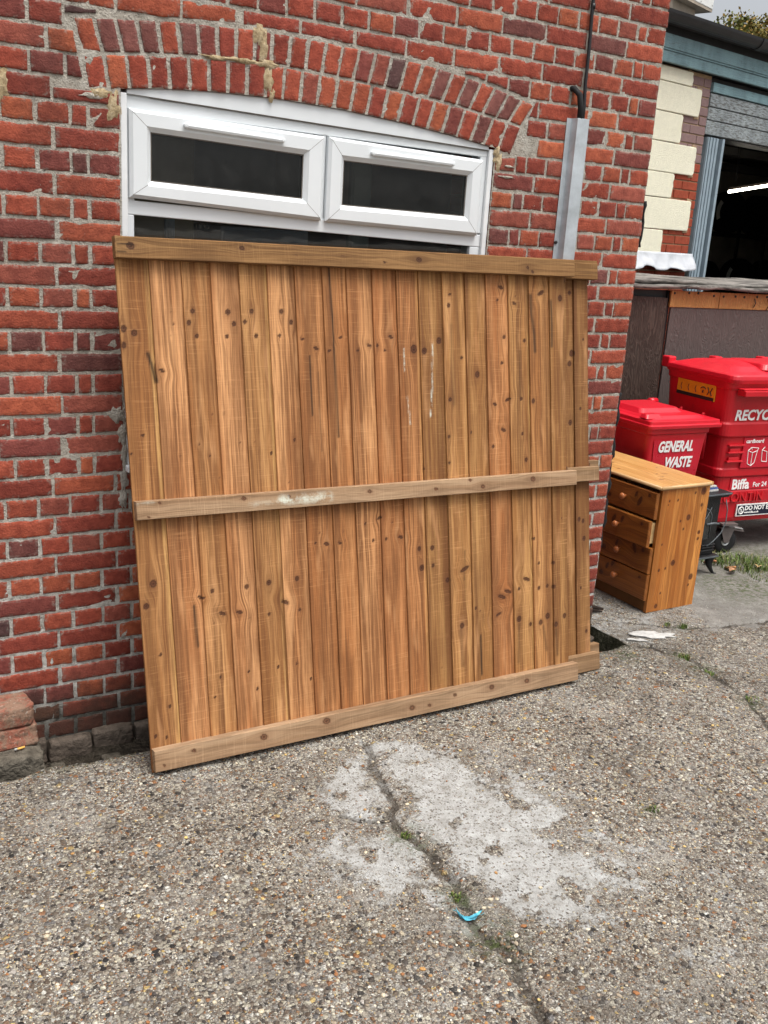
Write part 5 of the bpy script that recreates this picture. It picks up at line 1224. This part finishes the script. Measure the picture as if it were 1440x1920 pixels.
# white flashing membrane between quoins and lean-to roof
mb_v, mb_f = [], []; nxm, nzm = 40, 8
for i in range(nxm+1):
    x = -1.2+(1.235)*i/nxm
    for j in range(nzm+1):
        t_ = j/nzm; zb = 1.672+.02*(float(vnoise(np.array(x*11.), np.array(1.3), 0.))-.5)+.014*math.sin(x*17)
        z = 1.800+(zb-1.800)*t_; y = -.026-.05*t_**2-.03*t_*(float(vnoise(np.array(x*14.), np.array(t_*3.), 5.))) - .012*math.sin(x*33+t_*2)*t_
        mb_v.append(tuple(gpt(x, y, z)))
for i in range(nxm):
    for j in range(nzm): a = i*(nzm+1)+j; mb_f.append((a+1, a+nzm+2, a+nzm+1, a))
mo = mesh_obj('flashing_membrane', mb_v, mb_f, M_MEMB, None, True); sol = mo.modifiers.new('thick', 'SOLIDIFY'); sol.thickness = .003
tag(mo, 'crinkled white flashing membrane on the quoined pier above the lean-to roof', 'membrane')
# white cased unit over the gutter
un = thing('white_cased_unit', 'white metal cased unit with dark grille on the garage roof edge beside the brick corner', 'roof unit', (3.711, 3.296, 3.80), (0, 0, R(19)))
g_ = Geo(); g_.box(-.62, 0, 0, .42, .022, .62); g_.obj('casing', M_WHITEMET, un, bevel=.004)
g_ = Geo(); g_.box(-.615, -.003, .003, .415, .0, .0215); g_.obj('underside', M_BEIGEMET, un)
g_ = Geo(); g_.box(-.42, -.11, -.004, .02, .085, .42); g_.obj('grille', M_BLACK, un)
g_ = Geo()
for (x, z) in ((-.025, .05), (-.25, .04), (-.6, .05)): g_.lathe([(.007, -.001), (.006, -.004), (.001, -.005)], (x, 0, z), 'y', 8)
g_.obj('screw', M_STEEL, un)
g_ = Geo(); g_.box(-.60, -.16, .08, .40, -.25, -.001); g_.obj('plinth', M_BEIGEMET, un, bevel=.004)
sl = thing('roof_ledge', 'pale grey ledge slab fixed above the gutter end, below the white cased unit', 'ledge', (3.02, 2.66, 3.475), (0, 0, R(17)))
g_ = Geo(); g_.box(-.9, 0, 0, .42, .02, .046); g_.obj('upper_slab', M_WHITEMET, sl, bevel=.006)
g_ = Geo(); g_.box(-.9, -.04, .012, .42, -.012, .0195); g_.obj('lower_slab', M_BEIGEMET, sl, bevel=.004)

# ------------------------------------------------------------------ tree beyond the garage
tr = thing('autumn_tree', 'bushy tree turning yellow brown behind the garage roof', 'tree', (20.35, 16.40, .78))
def limb(p0, p1, r0, r1, k=6):
    pts_ = [Vector(p0).lerp(Vector(p1), t)+Vector((random.uniform(-.06, .06), random.uniform(-.06, .06), 0))*math.sin(t*3.14) for t in np.linspace(0, 1, k)]
    return pts_, list(np.linspace(r0, r1, k))
tg = Geo(); tg.tube(*limb((0, 0, 0), (.1, 0, 4.2), .26, .16), 10)
cl_ = []
for i in range(34):
    a = random.uniform(0, 6.28); el = random.uniform(-.3, 1.0); rr = random.uniform(.55, 1.0)
    c = Vector((2.1*rr*math.cos(a)*math.cos(el*1.2), 2.1*rr*math.sin(a)*math.cos(el*1.2), 5.9+1.75*rr*math.sin(el*1.35)))
    cl_.append((c, random.uniform(.32, .62)))
    if i % 2 == 0: tg.tube(*limb((.1, 0, random.uniform(2.8, 4.2)), tuple(c), .08, .012, 7), 6)
tg.obj('trunk', m_plain('bark', (.07, .055, .04), .9, .1, .3, 20), tr)
LV, LF, LC = [], [], []
pal = [(.10, .11, .02), (.16, .13, .025), (.24, .15, .03), (.07, .085, .018), (.30, .19, .05)]
for c, r_ in cl_:
    tone = random.choice(pal)
    for k in range(430):
        d = Vector((random.gauss(0, 1), random.gauss(0, 1), random.gauss(0, .8))).normalized()*r_*random.uniform(.35, 1.1)**.6
        p = c+d; s = random.uniform(.035, .07); n_ = Vector((random.gauss(0, 1), random.gauss(0, 1), random.gauss(0, 1))).normalized()
        u_ = n_.orthogonal().normalized()*s; v_ = n_.cross(u_).normalized()*s*.6
        b = len(LV); LV += [p-u_, p-v_, p+u_, p+v_]; LF.append((b, b+1, b+2, b+3))
        t_ = random.choice(pal) if random.random() < .35 else tone; q = random.uniform(.7, 1.3)
        LC += [(*[min(1, x*q) for x in t_], 1)]*4
mesh_obj('crown', LV, LF, M_LEAF, tr, False, dict(bcol=LC))

# ------------------------------------------------------------------ small things on the ground
# broken masonry by the left of the trench
bm_ = thing('broken_masonry', 'broken brick and mortar stub against the wall at the left edge', 'masonry', (0, 0, 0))
def rough_box(x0, x1, y0, y1, z0, z1, seed, amp=.012, n=9):
    bmh = bmesh.new(); bmesh.ops.create_cube(bmh, size=1); bmesh.ops.subdivide_edges(bmh, edges=bmh.edges[:], cuts=n, use_grid_fill=True)
    for v in bmh.verts:
        e = sum(abs(abs(c)-.5) < .01 for c in v.co); k = .965 if e >= 2 else 1
        p = Vector((x0+(v.co.x*k+.5)*(x1-x0), y0+(v.co.y*k+.5)*(y1-y0), z0+(v.co.z*k+.5)*(z1-z0)))
        nz = [float(fbm(np.array(p.x*16+q*7), np.array(p.y*16+seed), p.z*16, 3))-.5 for q in range(3)]
        v.co = p+Vector(nz)*amp*2
    V_ = [tuple(v.co) for v in bmh.verts]; F_ = [[v.index for v in f.verts] for f in bmh.faces]; bmh.free(); return V_, F_
def m_masonry():
    m = Mat('rough_masonry', .95, .1); co = m.coord(); n = m.noise(co, 18, 6, .7); n2 = m.noise(co, 60, 5, .7)
    z = m.sep(co)[2]
    c = m.mix(m.ramp(n, [(.42, 0), (.52, 1)]), (.33, .125, .085), (.30, .19, .135)); c = m.mix(m.ramp(n2, [(.5, 0), (.68, .8)]), c, (.10, .088, .066))
    c = m.mix(m.ramp(m.noise(co, 90, 3), [(.62, 0), (.72, .7)]), c, (.5, .46, .4)); m.base(c); m.bump(m.math('ADD', n, n2), .012, 1); return m.m
M_MAS = m_masonry(); M_MASC = m_plain('grey_rubble', (.13, .115, .092), .95, .1, .5, 30, .015, 70)
g_ = Geo(); g_.add(*rough_box(-3.3, -2.690, -.125, .01, .085, .162, 1)); g_.add(*rough_box(-3.3, -2.682, -.128, .01, .012, .082, 2, .016)); fix_normals(g_.obj('brick_course', M_MAS, bm_, True))
g_ = Geo(); g_.add(*rough_box(-3.3, -2.672, -.20, .0, -.11, .012, 4, .02)); fix_normals(g_.obj('mortar_base', M_MASC, bm_, True))
g_ = Geo()
def stone(x, y, z, s, mname=None):
    q = Geo(); q.add(*rough_box(x-s, x+s, y-s*.8, y+s*.8, z-s*.6, z+s*.6, x*9, s*.35, 3)); return q
STN = [(-2.55, -.20, -.098, .030), (-2.43, -.15, -.105, .032), (-2.62, -.14, -.095, .025), (-2.36, -.21, -.10, .02), (-2.5, -.26, -.095, .02)]
for (x, y, z, s), lb in zip(STN, ('grey rubble lump in the middle of the trench at the left', 'largest rubble lump in the trench, beside the wall foot', 'rubble lump next to the broken brick stub', 'small rubble lump in the trench close to the fence panel', 'small rubble lump at the slab edge of the trench')):
    tag(fix_normals(stone(x, y, z, s).obj('rubble_lump', M_MASC, None, True)), lb, 'rubble', 'rubble lumps in the trench')
fs_ = Geo(); x = -4.6
while x < -.15:
    w = random.uniform(.09, .19)
    fs_.add(*rough_box(x, x+w-.008, -random.uniform(.02, .05), .03, -.135+random.uniform(-.01, .015), -.048+random.uniform(-.008, .012), x*3, .008, 6)); x += w
fix_normals(fs_.obj('foundation_course', M_FOUND, bld, True))
# cigarette end
cgt = thing('cigarette_end', 'orange tipped cigarette end on the broken masonry', 'cigarette end', (-2.742, -.150, .0215), (0, 0, R(10)))
g_ = Geo(); g_.tube([(-.014, 0, 0), (.012, 0, 0)], .0038, 10); g_.obj('filter', m_plain('filter_paper', (.75, .42, .10), .8), cgt, True)
g_ = Geo(); g_.tube([(-.024, 0, 0), (-.0142, 0, 0)], .0038, 10); g_.obj('paper_end', M_PAPER, cgt, True)
# white flattened paper
def flat_scrap(name, pts_, z, th, mat, label, cat, seed):
    n_ = len(pts_); cx = sum(p[0] for p in pts_)/n_; cy = sum(p[1] for p in pts_)/n_; vs_ = []; fs = []
    zz = lambda x, y: z+.006*float(vnoise(np.array(x*38.+seed), np.array(y*38.), 2.))
    rings = [1.0, .8, .55, .25]
    for k in rings: vs_ += [(cx+(x-cx)*k, cy+(y-cy)*k, zz(cx+(x-cx)*k, cy+(y-cy)*k)-(.003 if k == 1 else 0)) for x, y in pts_]
    vs_.append((cx, cy, zz(cx, cy)))
    for r_ in range(len(rings)-1):
        for i in range(n_): fs.append((r_*n_+i, r_*n_+(i+1) % n_, (r_+1)*n_+(i+1) % n_, (r_+1)*n_+i))
    b = (len(rings)-1)*n_
    for i in range(n_): fs.append((b+i, b+(i+1) % n_, len(vs_)-1))
    o = mesh_obj(name, vs_, fs, mat, None, True); s_ = o.modifiers.new('thick', 'SOLIDIFY'); s_.thickness = th; s_.offset = 1
    fix_normals(o); return tag(o, label, cat)
def blobpoly(cx, cy, rx, ry, ang, n=22, seed=0, k=.35):
    out = []
    for i in range(n):
        a = 2*math.pi*i/n; q = 1+k*(float(fbm(np.array(math.cos(a)*1.9+seed), np.array(math.sin(a)*1.9), 3., 3))-.5)*2
        x, y = rx*q*math.cos(a), ry*q*math.sin(a); out.append((cx+x*math.cos(ang)-y*math.sin(ang), cy+x*math.sin(ang)+y*math.cos(ang)))
    return out
flat_scrap('crumpled_paper', blobpoly(.20, -.225, .098, .036, -.55, 44, 2, .75), .004, .0015, M_PAPER, 'larger white paper scrap lying on the concrete near the chest', 'paper', 1.)
flat_scrap('crumpled_paper', blobpoly(.073, -.247, .044, .013, -.55, 34, 6, .7), .004, .0015, M_PAPER, 'thin white paper sliver left of the larger white scrap', 'paper', 4.)
# blue plastic scrap: thin curled ribbon with ragged edges
g_ = Geo(); N_ = 22
for off, w0, ph in ((0, .0052, 0.), (.006, .0035, 1.9)):
    V_, F_ = [], []
    for i in range(N_):
        t_ = i/(N_-1); a = math.pi*(.93+.80*t_); cx, cy = -1.800+.042*math.cos(a)+off, -1.510+.040*math.sin(a)-off*.6
        w = w0*(.5+.9*math.sin(math.pi*min(1, t_*1.05+.05)))*random.uniform(.55, 1.35); tw = .9*math.sin(t_*7+ph); z = .010+.006*math.sin(t_*9+ph)
        dx, dy = math.cos(a)*w*math.cos(tw), math.sin(a)*w*math.cos(tw); dz = w*math.sin(tw)
        for s_, th in ((-1, 0), (1, 0), (1, .0012), (-1, .0012)): V_.append((cx+s_*dx, cy+s_*dy, max(.0035, z+s_*dz)+th))
    for i in range(N_-1):
        for k in range(4): F_.append((i*4+k, i*4+(k+1) % 4, i*4+4+(k+1) % 4, i*4+4+k))
    F_ += [(3, 2, 1, 0), tuple((N_-1)*4+k for k in range(4))]
    g_.add(V_, F_)
tag(fix_normals(g_.obj('blue_plastic_scrap', M_BLUE)), 'curled ragged scrap of bright blue plastic beside the crack in the concrete', 'plastic scrap')
# dark stick by the corner
g_ = Geo(); g_.tube([(.10, .17, .016), (.15, .15, .014), (.19, .118, .010)], [.013, .012, .006], 8); g_.tube([(.085, .145, .012), (.14, .11, .010), (.165, .10, .007)], [.010, .008, .004], 8)
tag(g_.obj('dark_stick', m_plain('rotten_wood', (.03, .022, .018), .9, .1, .4), None, True), 'short dark piece of rotten wood on the concrete by the brick corner', 'wood scrap')
# grass and weeds: nobody could count the blades
GV, GF, GC = [], [], []
def tuft(cx, cy, r, n, h, z=0.0):
    for _ in range(n):
        a = random.uniform(0, 6.28); q = r*math.sqrt(random.random()); x, y = cx+q*math.cos(a), cy+q*math.sin(a)
        hh = h*random.uniform(.45, 1.2); d = random.uniform(0, 6.28); ln_ = hh*random.uniform(.3, 1.1); w = random.uniform(.0012, .0028)
        px, py = -math.sin(d)*w, math.cos(d)*w; b = len(GV)
        GV.extend([(x-px, y-py, z-.004), (x+px, y+py, z-.004), (x+math.cos(d)*ln_*.4+px, y+math.sin(d)*ln_*.4+py, z+hh*.7), (x+math.cos(d)*ln_*.4-px, y+math.sin(d)*ln_*.4-py, z+hh*.7), (x+math.cos(d)*ln_, y+math.sin(d)*ln_, z+hh)])
        GF.extend([(b, b+1, b+2, b+3), (b+3, b+2, b+4)])
        c = random.choice([(.075, .13, .025), (.10, .15, .03), (.16, .19, .06), (.22, .20, .09), (.06, .10, .02)]); k = random.uniform(.75, 1.25); GC.extend([(c[0]*k, c[1]*k, c[2]*k, 1)]*5)
for cx, cy, r, n, h in ((1.52, .36, .17, 420, .055), (1.68, .26, .16, 380, .045), (1.42, .50, .10, 200, .05), (1.80, .16, .16, 280, .035), (1.62, .04, .14, 200, .03), (1.95, .05, .2, 240, .03), (1.48, .16, .10, 120, .025), (1.30, .60, .12, 160, .05),
                        (.135, -.49, .028, 70, .018), (.43, -.205, .022, 50, .016), (.37, -.16, .015, 25, .012), (.09, -.93, .03, 60, .012), (-1.772, -1.135, .016, 40, .010), (-1.80, -1.45, .018, 45, .011), (.115, -.66, .02, 35, .012), (-.93, -1.36, .02, 25, .01)):
    tuft(cx, cy, r, n, h)
tag(mesh_obj('grass', GV, GF, M_LEAF, None, False, dict(bcol=GC)), 'short weedy grass growing along the yard edge and in cracks', 'grass', kind='stuff')
# fallen leaves by the bin's wheel
LEAVES = [(1.555, .265, .6, (.52, .36, .18)), (1.375, .32, 1.7, (.50, .25, .12)), (1.60, .16, 2.9, (.46, .27, .13)), (1.66, .145, 4.0, (.36, .17, .08)), (1.335, .44, 5.2, (.42, .2, .1)), (1.72, .02, 1.1, (.34, .2, .09)), (1.34, .27, .2, (.40, .22, .12))]
LLB = ('pale tan fallen leaf lying nearest the front of the bin wheel', 'orange brown fallen leaf left of the bin wheel', 'tan fallen leaf of the pair in the grass right of the wheel', 'dark brown fallen leaf of the pair in the grass right of the wheel', 'brown fallen leaf between stove and bin wheel', 'fallen leaf at the yard edge far right in the grass', 'reddish fallen leaf closest to the stove leg')
for (x, y, a, c), lb in zip(LEAVES, LLB):
    vs_, fs = [], []; n_ = 9
    for i in range(n_):
        t_ = i/(n_-1); w = .020*math.sin(t_*math.pi)**.8+.0006; z = .022+.012*math.sin(t_*3+a)
        for s in (-1, 0, 1):
            lx, ly = (t_-.5)*.075, s*w; vs_.append((lx*math.cos(a)-ly*math.sin(a)+x, lx*math.sin(a)+ly*math.cos(a)+y, z+abs(s)*.010+random.uniform(-.001, .001)))
    for i in range(n_-1):
        for j in (0, 1): fs.append((i*3+j, i*3+j+3, i*3+j+4, i*3+j+1))
    o = mesh_obj('fallen_leaf', vs_, fs, m_plain('dry_leaf', c, .8, .15, .25, 60), None, True); s_ = o.modifiers.new('thick', 'SOLIDIFY'); s_.thickness = .0006
    tag(o, lb, 'leaf', 'fallen leaves by the red bin')

SPLIT = ('upright', 'shelf_beam', 'rib', 'mitre_joint', 'patching_mortar', 'grey_patching', 'hinge', 'screw', 'hanging_wire', 'raw_strip', 'weathered_lintel_boards', 'nail', 'back_batten', 'lifting_bracket', 'lid_panel', 'cream_quoins', 'roof_beams', 'inner_walls', 'door_trim', 'fascia_board', 'quoin_pointing', 'dark_backing')
for o in [o for o in scene.objects if o.type == 'MESH' and o.name.split('.')[0] in SPLIT and not o.children]: split_loose(o)
